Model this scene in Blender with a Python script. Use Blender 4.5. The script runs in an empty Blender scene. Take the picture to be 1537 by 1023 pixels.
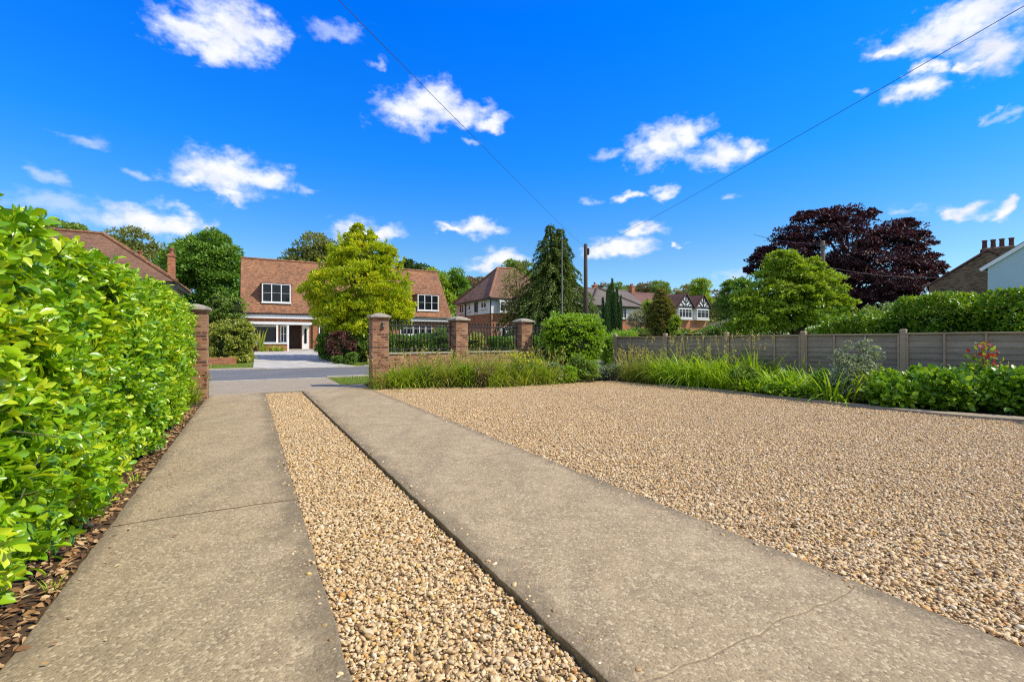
import bpy, bmesh, math, random
import numpy as np
from mathutils import Vector

rng = np.random.default_rng(11)
random.seed(11)
SC = bpy.context.scene
COL = SC.collection
F, EYE, CX, CY = 720.0, 1.35, 768.0, 512.0        # focal length (px), eye height, picture centre
TH = math.atan(394 / 720)                          # the drive runs 28.7 degrees left of the view axis
CS, SN = math.cos(TH), math.sin(TH)


# ------------------------------------------------------------------ frames
def P(a, b, z=0.0):                                # drive frame (a across, b along) -> world
    return Vector((a * CS - b * SN, a * SN + b * CS, z))


def AB(x, y):
    return x * CS + y * SN, -x * SN + y * CS


def at(px, py, Y):
    return Vector(((px - CX) / F * Y, Y, EYE + (CY - py) / F * Y))


def xat(px, Y):
    return (px - CX) / F * Y


def a_of(px, b):                                   # a of the frame point at along-drive distance b seen in column px
    k = (px - CX) / F
    return b * (k * CS + SN) / (CS - k * SN)


def z_of(py, a, b):
    return EYE + (CY - py) / F * (a * SN + b * CS)


def gz(x, y):                                      # height of the land
    b = -x * SN + y * CS
    t = min(1.0, max(0.0, (b - 26.3) / 14.0))
    return 0.55 * (t * t * (3 - 2 * t) * .4 + t * .6)


# ------------------------------------------------------------------ objects
def tag(o, label=None, cat=None, group=None, kind=None):
    if label: o['label'] = label
    if cat: o['category'] = cat
    if group: o['group'] = group
    if kind: o['kind'] = kind
    return o


def empty(name, label, cat, loc=(0, 0, 0), rz=0.0, group=None):
    o = bpy.data.objects.new(name, None)
    o.empty_display_size = .2
    COL.objects.link(o)
    o.location = loc
    o.rotation_euler = (0, 0, rz)
    return tag(o, label, cat, group)


def link(name, me, m=None, parent=None, loc=None, rz=None):
    o = bpy.data.objects.new(name, me)
    COL.objects.link(o)
    if m is not None: me.materials.append(m)
    if parent is not None: o.parent = parent
    if loc is not None: o.location = loc
    if rz is not None: o.rotation_euler = (0, 0, rz)
    return o


def np_mesh(name, V, polys, smooth=False):
    """V (n,3); polys: list of (k,m) int arrays"""
    me = bpy.data.meshes.new(name)
    V = np.ascontiguousarray(V, dtype=np.float32)
    me.vertices.add(len(V))
    me.vertices.foreach_set('co', V.ravel())
    loops = np.concatenate([p.ravel() for p in polys]).astype(np.int32)
    sizes = np.concatenate([np.full(len(p), p.shape[1], np.int32) for p in polys])
    starts = np.concatenate([[0], np.cumsum(sizes)[:-1]]).astype(np.int32)
    me.loops.add(len(loops))
    me.loops.foreach_set('vertex_index', loops)
    me.polygons.add(len(sizes))
    me.polygons.foreach_set('loop_start', starts)
    if smooth:
        me.polygons.foreach_set('use_smooth', np.ones(len(sizes), dtype=bool))
    me.update(calc_edges=True)
    return me


class MB:
    """collects boxes, slabs, tubes and polygons; build() links them as one mesh with metre UVs"""

    def __init__(s):
        s.v, s.f = [], []

    def poly(s, pts, faces):
        n = len(s.v)
        s.v += [tuple(p) for p in pts]
        s.f += [tuple(i + n for i in f) for f in faces]
        return s

    def box(s, x0, x1, y0, y1, z0, z1):
        return s.poly([(x0, y0, z0), (x1, y0, z0), (x1, y1, z0), (x0, y1, z0), (x0, y0, z1), (x1, y0, z1), (x1, y1, z1), (x0, y1, z1)],
                      [(0, 3, 2, 1), (4, 5, 6, 7), (0, 1, 5, 4), (1, 2, 6, 5), (2, 3, 7, 6), (3, 0, 4, 7)])

    def frustum(s, cx, cy, z0, z1, hx0, hy0, hx1, hy1):
        return s.poly([(cx - hx0, cy - hy0, z0), (cx + hx0, cy - hy0, z0), (cx + hx0, cy + hy0, z0), (cx - hx0, cy + hy0, z0),
                       (cx - hx1, cy - hy1, z1), (cx + hx1, cy - hy1, z1), (cx + hx1, cy + hy1, z1), (cx - hx1, cy + hy1, z1)],
                      [(0, 3, 2, 1), (4, 5, 6, 7), (0, 1, 5, 4), (1, 2, 6, 5), (2, 3, 7, 6), (3, 0, 4, 7)])

    def slab(s, quad, t):
        """thicken a planar polygon (counter-clockwise seen from outside) inwards by t"""
        q = [Vector(p) for p in quad]
        n = (q[1] - q[0]).cross(q[2] - q[0]).normalized()
        k = len(q)
        pts = q + [p - n * t for p in q]
        fs = [tuple(range(k)), tuple(range(2 * k - 1, k - 1, -1))]
        fs += [(i, i + k, (i + 1) % k + k, (i + 1) % k) for i in range(k)]
        return s.poly(pts, fs)

    def tube(s, pts, radii, n=7, cap=True):
        pts = [Vector(p) for p in pts]
        if not hasattr(radii, '__len__'): radii = [radii] * len(pts)
        base = len(s.v)
        for i, p in enumerate(pts):
            d = (pts[min(i + 1, len(pts) - 1)] - pts[max(i - 1, 0)])
            d = d.normalized() if d.length > 1e-6 else Vector((0, 0, 1))
            u = d.cross(Vector((0.3, 0.9, 0.12)) if abs(d.z) > .8 else Vector((0, 0, 1))).normalized()
            w = d.cross(u)
            for j in range(n):
                t = 2 * math.pi * j / n
                s.v.append(tuple(p + (u * math.cos(t) + w * math.sin(t)) * radii[i]))
        for i in range(len(pts) - 1):
            for j in range(n):
                A, B = base + i * n + j, base + i * n + (j + 1) % n
                s.f.append((A, B, B + n, A + n))
        if cap:
            s.f.append(tuple(base + j for j in range(n))[::-1])
            s.f.append(tuple(base + (len(pts) - 1) * n + j for j in range(n)))
        return s

    def lathe(s, cx, cy, prof, n=16):
        return s.tube([(cx, cy, z) for r, z in prof], [r for r, z in prof], n)

    def build(s, name, m, parent=None, loc=None, rz=None, smooth=False, bevel=0.0, uv=True):
        me = bpy.data.meshes.new(name)
        me.from_pydata(s.v, [], s.f)
        if uv:
            L = me.uv_layers.new(name='UVMap').data
            for p in me.polygons:
                n = p.normal
                t = Vector((0, 0, 1)).cross(n)
                t = t.normalized() if t.length > 1e-3 else Vector((1, 0, 0))
                bt = n.cross(t)
                for li in p.loop_indices:
                    c = me.vertices[me.loops[li].vertex_index].co
                    L[li].uv = (c.dot(t), c.dot(bt))
        if smooth:
            for p in me.polygons: p.use_smooth = True
        o = link(name, me, m, parent, loc, rz)
        if bevel:
            b = o.modifiers.new('bevel', 'BEVEL')
            b.width = bevel; b.segments = 2; b.limit_method = 'ANGLE'
        return o


# ------------------------------------------------------------------ materials
def NM(name):
    m = bpy.data.materials.new(name)
    m.use_nodes = True
    nt = m.node_tree
    return m, nt, nt.nodes['Principled BSDF'], nt.nodes['Material Output']


def N(nt, typ, ins=None, **attrs):
    n = nt.nodes.new('ShaderNode' + typ)
    for k, v in attrs.items(): setattr(n, k, v)
    for k, v in (ins or {}).items():
        if isinstance(v, bpy.types.NodeSocket): nt.links.new(v, n.inputs[k])
        else:
            if isinstance(v, tuple) and len(v) == 3 and n.inputs[k].type == 'RGBA': v = v + (1,)
            n.inputs[k].default_value = v
    return n


def mixc(nt, fac, a, b, mode='MIX'):
    n = nt.nodes.new('ShaderNodeMix')
    n.data_type = 'RGBA'; n.blend_type = mode
    for i, v in ((0, fac), (6, a), (7, b)):
        if isinstance(v, bpy.types.NodeSocket): nt.links.new(v, n.inputs[i])
        else:
            if isinstance(v, tuple) and len(v) == 3: v = v + (1,)
            n.inputs[i].default_value = v
    return n.outputs[2]


def ramp(nt, fac, stops, interp='LINEAR'):
    n = nt.nodes.new('ShaderNodeValToRGB')
    n.color_ramp.interpolation = interp
    e = n.color_ramp.elements
    while len(e) < len(stops): e.new(0.5)
    for el, (p, c) in zip(e, stops):
        el.position = p
        el.color = c + (1,) if len(c) == 3 else c
    nt.links.new(fac, n.inputs[0])
    return n.outputs[0]


def mrange(nt, v, a, b, c=0.0, d=1.0, smooth=False):
    n = N(nt, 'MapRange', {0: v, 1: a, 2: b, 3: c, 4: d})
    if smooth: n.interpolation_type = 'SMOOTHSTEP'
    return n.outputs[0]


def noise(nt, vec, scale, detail=4, rough=.55, dist=0.0):
    n = N(nt, 'TexNoise', {'Scale': scale, 'Detail': detail, 'Roughness': rough, 'Distortion': dist})
    if vec is not None: nt.links.new(vec, n.inputs['Vector'])
    return n


def bump(nt, h, strength, dist, bsdf):
    b = N(nt, 'Bump', {'Height': h, 'Strength': strength, 'Distance': dist})
    nt.links.new(b.outputs[0], bsdf.inputs['Normal'])
    return b


def set_in(nt, sock, v):
    if isinstance(v, bpy.types.NodeSocket): nt.links.new(v, sock)
    else: sock.default_value = v + (1,) if isinstance(v, tuple) and len(v) == 3 else v


def leaf_mat(name, cols, rough=.45, trans=.3, tint=None, spec=.4, nscale=.6):
    """cols: ramp of leaf colours picked at random per leaf; a broad noise shifts the mix clump by clump"""
    m, nt, b, out = NM(name)
    g = N(nt, 'NewGeometry')
    tc = N(nt, 'TexCoord')
    nz = noise(nt, tc.outputs['Object'], nscale, 2)
    s = N(nt, 'Math', {0: g.outputs['Random Per Island'], 1: .62}, operation='MULTIPLY')
    s2 = N(nt, 'Math', {0: nz.outputs[0], 1: .9, 2: s.outputs[0]}, operation='MULTIPLY_ADD')
    v = mrange(nt, s2.outputs[0], .2, 1.15)
    cols = [tuple(min(.8, q * 1.45) for q in c_) for c_ in cols]
    k = len(cols)
    c = ramp(nt, v, [(i / max(1, k - 1), cc) for i, cc in enumerate(cols)])
    set_in(nt, b.inputs['Base Color'], c)
    b.inputs['Roughness'].default_value = rough
    b.inputs['Specular IOR Level'].default_value = spec
    if trans > 0:
        tcol = mixc(nt, 1.0, c, tint or (1.5, 1.35, .45), 'MULTIPLY')
        t = N(nt, 'BsdfTranslucent', {0: tcol})
        mx = N(nt, 'MixShader', {0: trans, 1: b.outputs[0], 2: t.outputs[0]})
        nt.links.new(mx.outputs[0], out.inputs[0])
    return m


def plain(name, col, rough=.5, metal=0.0, spec=.5, var=.0, nscale=6.0, bmp=0.0):
    m, nt, b, out = NM(name)
    b.inputs['Roughness'].default_value = rough
    b.inputs['Metallic'].default_value = metal
    b.inputs['Specular IOR Level'].default_value = spec
    if var or bmp:
        tc = N(nt, 'TexCoord')
        nz = noise(nt, tc.outputs['Object'], nscale, 5, .6)
        v = mrange(nt, nz.outputs[0], .3, .7, 1 - var, 1 + var)
        c = mixc(nt, 1.0, col, N(nt, 'CombineColor', {0: v, 1: v, 2: v}).outputs[0], 'MULTIPLY')
        set_in(nt, b.inputs['Base Color'], c)
        if bmp: bump(nt, nz.outputs[0], bmp, .01, b)
    else:
        b.inputs['Base Color'].default_value = col + (1,)
    return m


def brick_mat(name, c1, c2, c3, mortar, bw=.225, rh=.075, ms=.011, bmp=.6, dirt=.25):
    m, nt, b, out = NM(name)
    tc = N(nt, 'TexCoord')
    br = N(nt, 'TexBrick', {'Vector': tc.outputs['UV'], 'Color1': (0, 0, 0), 'Color2': (1, 1, 1), 'Mortar': (.5, .5, .5), 'Scale': 1.0,
                            'Mortar Size': ms, 'Mortar Smooth': .15, 'Bias': 0.0, 'Brick Width': bw, 'Row Height': rh})
    nz = noise(nt, tc.outputs['Object'], 9.0, 4)
    nb = noise(nt, tc.outputs['Object'], .7, 4)
    f = N(nt, 'Math', {0: nz.outputs[0], 1: .5, 2: br.outputs[0]}, operation='MULTIPLY_ADD')
    c = ramp(nt, f.outputs[0], [(.2, c1), (.6, c2), (1.1 / 1.3, c3)])
    c = mixc(nt, br.outputs['Fac'], c, mortar)
    v = mrange(nt, nb.outputs[0], .35, .7, 1 - dirt, 1.08)
    c = mixc(nt, 1.0, c, N(nt, 'CombineColor', {0: v, 1: v, 2: v}).outputs[0], 'MULTIPLY')
    set_in(nt, b.inputs['Base Color'], c)
    b.inputs['Roughness'].default_value = .85
    b.inputs['Specular IOR Level'].default_value = .25
    h = N(nt, 'Math', {0: nz.outputs[0], 1: .5, 2: br.outputs['Fac']}, operation='MULTIPLY_ADD')
    hi = N(nt, 'Math', {0: 1.0, 1: h.outputs[0]}, operation='SUBTRACT')
    bump(nt, hi.outputs[0], bmp, .012, b)
    return m


def tile_mat(name, c1, c2, c3, moss=(.16, .13, .075)):
    m, nt, b, out = NM(name)
    tc = N(nt, 'TexCoord')
    br = N(nt, 'TexBrick', {'Vector': tc.outputs['UV'], 'Color1': (0, 0, 0), 'Color2': (1, 1, 1), 'Mortar': (.1, .1, .1), 'Scale': 1.0,
                            'Mortar Size': .006, 'Mortar Smooth': .3, 'Bias': 0.0, 'Brick Width': .17, 'Row Height': .11})
    nb = noise(nt, tc.outputs['Object'], .55, 6, .65)
    nz = noise(nt, tc.outputs['Object'], 3.0, 4)
    s = N(nt, 'Math', {0: nb.outputs[0], 1: 1.1, 2: -.3}, operation='MULTIPLY_ADD')
    f = N(nt, 'Math', {0: br.outputs[0], 1: .55, 2: s.outputs[0]}, operation='MULTIPLY_ADD')
    c = ramp(nt, f.outputs[0], [(.1, c1), (.5, c2), (.9, c3)])
    c = mixc(nt, mrange(nt, nz.outputs[0], .55, .75, 0, .65), c, moss)
    c = mixc(nt, br.outputs['Fac'], c, (.05, .035, .03))
    set_in(nt, b.inputs['Base Color'], c)
    b.inputs['Roughness'].default_value = .8
    b.inputs['Specular IOR Level'].default_value = .3
    sx = N(nt, 'SeparateXYZ', {0: tc.outputs['UV']})
    saw = N(nt, 'Math', {0: sx.outputs[1], 1: .11}, operation='MODULO')
    h = N(nt, 'Math', {0: saw.outputs[0], 1: -6.0, 2: br.outputs[0]}, operation='MULTIPLY_ADD')
    bump(nt, h.outputs[0], .7, .02, b)
    return m


M = {}
M['brick'] = brick_mat('red_brick', (.15, .055, .03), (.44, .155, .066), (.54, .26, .13), (.36, .29, .205), ms=.012, dirt=.42)
M['brick_house'] = brick_mat('orange_brick', (.28, .08, .032), (.48, .145, .055), (.56, .205, .085), (.36, .25, .17))
M['brick_brown'] = brick_mat('brown_stock_brick', (.075, .05, .032), (.17, .105, .058), (.25, .165, .09), (.15, .12, .09))
M['tile_red'] = tile_mat('red_clay_tile', (.12, .064, .038), (.28, .132, .066), (.41, .195, .095))
M['tile_brown'] = tile_mat('brown_clay_tile', (.105, .062, .042), (.20, .105, .064), (.27, .14, .083))
M['tile_dark'] = tile_mat('dark_clay_tile', (.09, .05, .04), (.17, .08, .058), (.23, .11, .08))
M['tile_grey'] = tile_mat('grey_roof_tile', (.11, .092, .082), (.16, .135, .12), (.20, .17, .145))
M['white'] = plain('white_gloss_paint', (.80, .81, .80), .35, var=.05, nscale=3)
M['render_white'] = plain('white_render', (.74, .75, .74), .8, var=.06, nscale=2, spec=.2)
M['render_blue'] = plain('pale_painted_render', (.44, .58, .64), .85, var=.05, nscale=1.2, spec=.2, bmp=.1)
M['black_timber'] = plain('black_stained_timber', (.018, .017, .018), .6)
M['door_wood'] = plain('dark_varnished_door', (.075, .032, .016), .4, var=.3, nscale=8)
M['glass'] = plain('dark_window_glass', (.012, .016, .019), .06, spec=.35)
M['iron'] = plain('black_wrought_iron', (.014, .014, .015), .45, spec=.5)
M['steel'] = plain('galvanised_grey_steel', (.10, .105, .10), .5, metal=.2)
M['pole'] = plain('creosoted_pole', (.075, .05, .036), .8, var=.35, nscale=10)
M['pole_grey'] = plain('weathered_pole', (.16, .115, .08), .8, var=.3, nscale=10)
M['cable'] = plain('black_cable', (.02, .022, .024), .6)
M['pot'] = plain('terracotta', (.30, .105, .062), .75, var=.25, nscale=5)
M['pot_dark'] = plain('sooty_terracotta', (.12, .045, .035), .8, var=.25, nscale=5)
M['lead'] = plain('lead_grey', (.10, .105, .11), .6)
M['gutter'] = plain('black_gutter', (.02, .02, .022), .4)
M['bark'] = plain('brown_bark', (.10, .072, .05), .9, var=.4, nscale=9, bmp=.6)
M['bark_dark'] = plain('dark_bark', (.05, .038, .032), .9, var=.4, nscale=9, bmp=.6)
M['twig'] = plain('green_brown_stem', (.11, .12, .045), .8, var=.3, nscale=12)
M['stone'] = plain('weathered_cap_stone', (.33, .29, .23), .85, var=.35, nscale=7, spec=.2, bmp=.4)
M['kerb'] = plain('kerb_stone', (.42, .38, .32), .85, var=.2, nscale=4, spec=.2)
M['soil'] = plain('garden_soil', (.085, .055, .034), .95, var=.5, nscale=14, bmp=1.0, spec=.1)
M['sand_fill'] = plain('sandy_joint_fill', (.13, .09, .05), .95, var=.3, nscale=30, bmp=.6, spec=.1)


def concrete_mat(grime=True):
    m, nt, b, out = NM('weathered_exposed_concrete' if grime else 'street_concrete')
    tc = N(nt, 'TexCoord')
    v = tc.outputs['Object']
    big = noise(nt, v, 1.1, 6, .65, .5)
    mid = noise(nt, v, 5.0, 5, .65)
    fine = noise(nt, v, 70.0, 4, .75, 1.2)
    agg = N(nt, 'TexVoronoi', {'Vector': v, 'Scale': 70.0, 'Randomness': 1.0})
    wm = N(nt, 'Mapping', {'Vector': v, 'Scale': (1.0, .12, 1.0)})
    drag = noise(nt, wm.outputs[0], 2.6, 4, .6)
    c = ramp(nt, big.outputs[0], [(.3, (.285, .215, .128)), (.5, (.385, .295, .178)), (.7, (.46, .36, .225))])
    c = mixc(nt, mrange(nt, mid.outputs[0], .40, .64, 0, .7), c, (.225, .168, .102))
    c = mixc(nt, mrange(nt, drag.outputs[0], .48, .68, 0, .6), c, (.165, .135, .092))
    sp = N(nt, 'SeparateColor', {0: agg.outputs['Color']})
    c = mixc(nt, mrange(nt, sp.outputs[0], .66, .92, 0, .7), c, (.64, .52, .33))
    c = mixc(nt, mrange(nt, sp.outputs[1], .74, .94, 0, .5), c, (.10, .072, .042))
    c = mixc(nt, mrange(nt, fine.outputs[0], .38, .62, .0, .5), c, (.46, .345, .185), 'MIX')
    # grime and moss creeping in from the slab edges
    da = N(nt, 'VectorMath', {0: v, 1: (CS, SN, 0)}, operation='DOT_PRODUCT').outputs['Value']
    en = noise(nt, v, 3.2, 5, .65)
    for edge, wd in (((-.90, .12), (.36, .22), (1.25, .20), (3.0, .16)) if grime else ()):
        q = N(nt, 'Math', {0: da, 1: edge}, operation='SUBTRACT')
        q = N(nt, 'Math', {0: q.outputs[0]}, operation='ABSOLUTE')
        q = N(nt, 'Math', {0: en.outputs[0], 1: -wd * 2.2, 2: q.outputs[0]}, operation='MULTIPLY_ADD')
        c = mixc(nt, mrange(nt, q.outputs[0], 0, -wd * 1.1, 0, .6, True), c, (.135, .108, .068))
    lich = noise(nt, v, 16.0, 3, .6)
    c = mixc(nt, mrange(nt, lich.outputs[0], .68, .76, 0, .35), c, (.50, .44, .32))
    if not grime: c = mixc(nt, .55, c, (.30, .27, .225))
    set_in(nt, b.inputs['Base Color'], c)
    b.inputs['Roughness'].default_value = .88
    b.inputs['Specular IOR Level'].default_value = .25
    h = N(nt, 'Math', {0: agg.outputs['Distance'], 1: -1.3, 2: fine.outputs[0]}, operation='MULTIPLY_ADD')
    h2 = N(nt, 'Math', {0: mid.outputs[0], 1: 1.6, 2: h.outputs[0]}, operation='MULTIPLY_ADD')
    bump(nt, h2.outputs[0], .55, .005, b)
    return m


M['concrete'] = concrete_mat()
M['concrete_street'] = concrete_mat(False)
PEB = [(.0, (.13, .075, .029)), (.08, (.34, .20, .077)), (.2, (.56, .37, .165)), (.42, (.68, .49, .245)), (.55, (.75, .57, .32)),
       (.68, (.49, .35, .19)), (.8, (.81, .665, .425)), (.88, (.60, .30, .08)), (.94, (.67, .47, .15)), (1.0, (.85, .75, .56))]


def pebble_mat():
    m, nt, b, out = NM('river_pebbles')
    g = N(nt, 'NewGeometry')
    tc = N(nt, 'TexCoord')
    c = ramp(nt, g.outputs['Random Per Island'], PEB)
    nz = noise(nt, tc.outputs['Object'], 60.0, 3, .6)
    vv = mrange(nt, nz.outputs[0], .3, .7, .75, 1.12)
    dust = noise(nt, tc.outputs['Object'], .9, 5, .65)
    c = mixc(nt, mrange(nt, dust.outputs[0], .45, .75, 0, .45), c, (.50, .37, .21))
    c = mixc(nt, 1.0, c, N(nt, 'CombineColor', {0: vv, 1: vv, 2: vv}).outputs[0], 'MULTIPLY')
    set_in(nt, b.inputs['Base Color'], c)
    b.inputs['Roughness'].default_value = .55
    b.inputs['Specular IOR Level'].default_value = .35
    return m


def gravel_mat(name, scale, fineness=1.0, wash=0.0):
    m, nt, b, out = NM(name)
    tc = N(nt, 'TexCoord')
    v = tc.outputs['Object']
    vo = N(nt, 'TexVoronoi', {'Vector': v, 'Scale': scale})
    s = N(nt, 'SeparateColor', {0: vo.outputs['Color']})
    c = ramp(nt, s.outputs[0], PEB)
    c = mixc(nt, mrange(nt, vo.outputs['Distance'], .35, .7, 0, .75), c, (.42, .28, .14))
    nz = noise(nt, v, .8, 5, .6)
    if wash: c = mixc(nt, mrange(nt, nz.outputs[0], .3, .7, wash * .7, wash), c, (.47, .345, .20))
    set_in(nt, b.inputs['Base Color'], c)
    b.inputs['Roughness'].default_value = .85
    b.inputs['Specular IOR Level'].default_value = .25
    inv = N(nt, 'Math', {0: 1.0, 1: vo.outputs['Distance']}, operation='SUBTRACT')
    bump(nt, inv.outputs[0], .9 * fineness, .012, b)
    return m


M['pebble'] = pebble_mat()
M['gravel_base'] = gravel_mat('gravel_bed', 42.0)
M['gravel_fine'] = gravel_mat('compacted_gravel', 60.0, .7, .6)


def asphalt_mat():
    m, nt, b, out = NM('worn_asphalt')
    tc = N(nt, 'TexCoord')
    v = tc.outputs['Object']
    n1, n2 = noise(nt, v, .5, 5), noise(nt, v, 90.0, 3, .7)
    c = ramp(nt, n1.outputs[0], [(.3, (.105, .11, .118)), (.7, (.15, .152, .155))])
    c = mixc(nt, mrange(nt, n2.outputs[0], .45, .7, 0, .5), c, (.22, .215, .205))
    set_in(nt, b.inputs['Base Color'], c)
    b.inputs['Roughness'].default_value = .85
    bump(nt, n2.outputs[0], .4, .006, b)
    return m


M['asphalt'] = asphalt_mat()


def paver_mat():
    m, nt, b, out = NM('pale_drive_paving')
    tc = N(nt, 'TexCoord')
    br = N(nt, 'TexBrick', {'Vector': tc.outputs['Object'], 'Color1': (.42, .41, .385), 'Color2': (.53, .515, .48), 'Mortar': (.28, .26, .23), 'Scale': 1.0,
                            'Mortar Size': .012, 'Brick Width': .6, 'Row Height': .4})
    nz = noise(nt, tc.outputs['Object'], 1.4, 5)
    v = mrange(nt, nz.outputs[0], .3, .7, .82, 1.08)
    c = mixc(nt, 1.0, br.outputs[0], N(nt, 'CombineColor', {0: v, 1: v, 2: v}).outputs[0], 'MULTIPLY')
    set_in(nt, b.inputs['Base Color'], c)
    b.inputs['Roughness'].default_value = .85
    return m


M['paver'] = paver_mat()


def turf_mat():
    m, nt, b, out = NM('lawn_turf')
    tc = N(nt, 'TexCoord')
    n1, n2 = noise(nt, tc.outputs['Object'], .6, 5), noise(nt, tc.outputs['Object'], 40.0, 3, .7)
    c = ramp(nt, n1.outputs[0], [(.3, (.085, .135, .02)), (.55, (.14, .19, .03)), (.75, (.21, .22, .05))])
    c = mixc(nt, mrange(nt, n2.outputs[0], .4, .7, 0, .6), c, (.06, .11, .015))
    set_in(nt, b.inputs['Base Color'], c)
    b.inputs['Roughness'].default_value = .9
    b.inputs['Specular IOR Level'].default_value = .15
    bump(nt, n2.outputs[0], .8, .03, b)
    return m


M['turf'] = turf_mat()


def fence_mat(name, c1, c2, c3):
    m, nt, b, out = NM(name)
    tc = N(nt, 'TexCoord')
    mp = N(nt, 'Mapping', {'Vector': tc.outputs['Object'], 'Scale': (1.0, 8.0, 16.0)})
    grain = noise(nt, mp.outputs[0], 2.2, 6, .65, .3)
    blot = noise(nt, tc.outputs['Object'], 1.3, 4)
    rnd = N(nt, 'NewGeometry')
    f = N(nt, 'Math', {0: rnd.outputs['Random Per Island'], 1: .35, 2: grain.outputs[0]}, operation='MULTIPLY_ADD')
    c = ramp(nt, f.outputs[0], [(.35, c1), (.62, c2), (.9, c3)])
    c = mixc(nt, mrange(nt, blot.outputs[0], .5, .75, 0, .45), c, c1)
    set_in(nt, b.inputs['Base Color'], c)
    b.inputs['Roughness'].default_value = .85
    b.inputs['Specular IOR Level'].default_value = .2
    bump(nt, grain.outputs[0], .5, .008, b)
    return m


M['fence'] = fence_mat('grey_weathered_boards', (.135, .105, .078), (.25, .205, .155), (.35, .285, .215))
M['fence_post'] = fence_mat('brown_fence_timber', (.24, .175, .115), (.38, .285, .19), (.48, .375, .26))

M['laurel'] = leaf_mat('laurel_leaf', [(.014, .055, .005), (.095, .225, .007), (.215, .365, .010), (.41, .47, .02)], .28, .27, spec=.6, nscale=1.6)
M['pale_fill'] = plain('pale_joint_sand', (.27, .20, .12), .95, var=.35, nscale=30, bmp=.6, spec=.1)
M['core'] = plain('shaded_inner_growth', (.02, .032, .008), .9, var=.4, nscale=8, spec=.1)  # for opaque cores; shade inside the foliage is put into this dark colour
M['litter'] = leaf_mat('dry_fallen_leaf', [(.045, .026, .014), (.13, .065, .03), (.22, .12, .05), (.34, .21, .095), (.46, .37, .21)], .7, .1, spec=.2, nscale=9)
G = leaf_mat
M['acer'] = G('acer_leaf', [(.055, .125, .005), (.19, .28, .007), (.33, .385, .010), (.47, .46, .02)], .55, .40, nscale=.7)
M['green'] = G('green_leaf', [(0.0364, 0.091, 0.013), (0.0715, 0.1495, 0.0169), (0.1105, 0.2145, 0.0234), (0.1625, 0.273, 0.0338)], .55, .3, nscale=.35)
M['green_mid'] = G('mid_green_leaf', [(0.05, 0.1063, 0.0175), (0.0938, 0.1625, 0.025), (0.1438, 0.225, 0.035), (0.2, 0.275, 0.0562)], .55, .3, nscale=.4)
M['olive'] = G('olive_leaf', [(0.069, 0.0978, 0.0253), (0.115, 0.1437, 0.0368), (0.1667, 0.1898, 0.0517), (0.23, 0.23, 0.0805)], .6, .3, nscale=.35)
M['hazy'] = G('thin_olive_leaf', [(.12, .11, .04), (.18, .16, .055), (.22, .21, .075), (.26, .25, .1)], .6, .3)
M['brownish'] = G('brown_green_leaf', [(.10, .085, .04), (.15, .12, .055), (.19, .15, .075)], .6, .25)
M['dark'] = G('dark_evergreen_leaf', [(0.0182, 0.0468, 0.0156), (0.0338, 0.0754, 0.0208), (0.0546, 0.1066, 0.026), (0.078, 0.1365, 0.0364)], .55, .2)
M['conifer'] = G('conifer_spray', [(0.019, 0.0432, 0.006), (0.0415, 0.076, 0.0086), (0.0734, 0.1166, 0.013), (0.121, 0.1685, 0.0216)], .55, .22, nscale=.9)
M['cypress'] = G('cypress_spray', [(.022, .055, .015), (.038, .085, .02), (.06, .115, .028)], .6, .18)
M['golden'] = G('golden_conifer_spray', [(.07, .08, .012), (.115, .115, .016), (.16, .15, .025), (.21, .19, .04)], .6, .2, nscale=1.0)
M['beech'] = G('copper_beech_leaf', [(.012, .006, .010), (.024, .011, .016), (.046, .019, .023), (.085, .036, .036)], .5, .15, (1.5, .5, .5), spec=.25, nscale=.3)
M['lime'] = G('yellow_green_leaf', [(0.077, 0.1375, 0.011), (0.1375, 0.22, 0.0143), (0.2035, 0.297, 0.0198), (0.275, 0.3575, 0.044)], .5, .36, nscale=.5)
M['purple'] = G('purple_leaf', [(.03, .010, .012), (.065, .02, .02), (.11, .045, .035), (.15, .10, .06)], .5, .2, (1.4, .6, .5), nscale=2.5)
M['variegated'] = G('variegated_leaf', [(0.0403, 0.0862, 0.0138), (0.115, 0.1725, 0.023), (0.253, 0.2875, 0.0403), (0.414, 0.4025, 0.1035)], .5, .28, nscale=2.0)
M['privet'] = G('privet_leaf', [(0.066, 0.1485, 0.0088), (0.1265, 0.2365, 0.011), (0.1925, 0.3245, 0.0154), (0.2695, 0.3905, 0.033)], .42, .32, spec=.5, nscale=1.6)
M['box'] = G('clipped_hedge_leaf', [(0.0455, 0.1105, 0.013), (0.091, 0.182, 0.0195), (0.1495, 0.26, 0.026)], .5, .25, nscale=.8)
M['ivy'] = G('ivy_leaf', [(0.0225, 0.0688, 0.0075), (0.0625, 0.1438, 0.01), (0.125, 0.2313, 0.015), (0.275, 0.325, 0.025)], .4, .28, nscale=.8)
M['greygreen'] = G('grey_green_leaf', [(.075, .115, .07), (.13, .18, .115), (.19, .24, .155), (.30, .33, .22)], .55, .25, nscale=3)
M['palegrey'] = G('pale_grey_leaf', [(.19, .20, .14), (.27, .28, .2), (.36, .36, .27)], .6, .2)
M['broad'] = G('broad_dark_leaf', [(0.0322, 0.092, 0.0092), (0.069, 0.161, 0.0115), (0.138, 0.2587, 0.0161), (0.23, 0.3565, 0.0345)], .35, .3, spec=.5, nscale=2.2)
M['red'] = G('red_young_leaf', [(.22, .02, .02), (.38, .04, .025), (.48, .12, .03)], .4, .3, (1.4, .6, .4), nscale=4)
M['blade'] = G('arching_green_blade', [(.06, .13, .010), (.135, .235, .014), (.22, .32, .02), (.36, .38, .05)], .45, .3, nscale=1.2)
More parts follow.
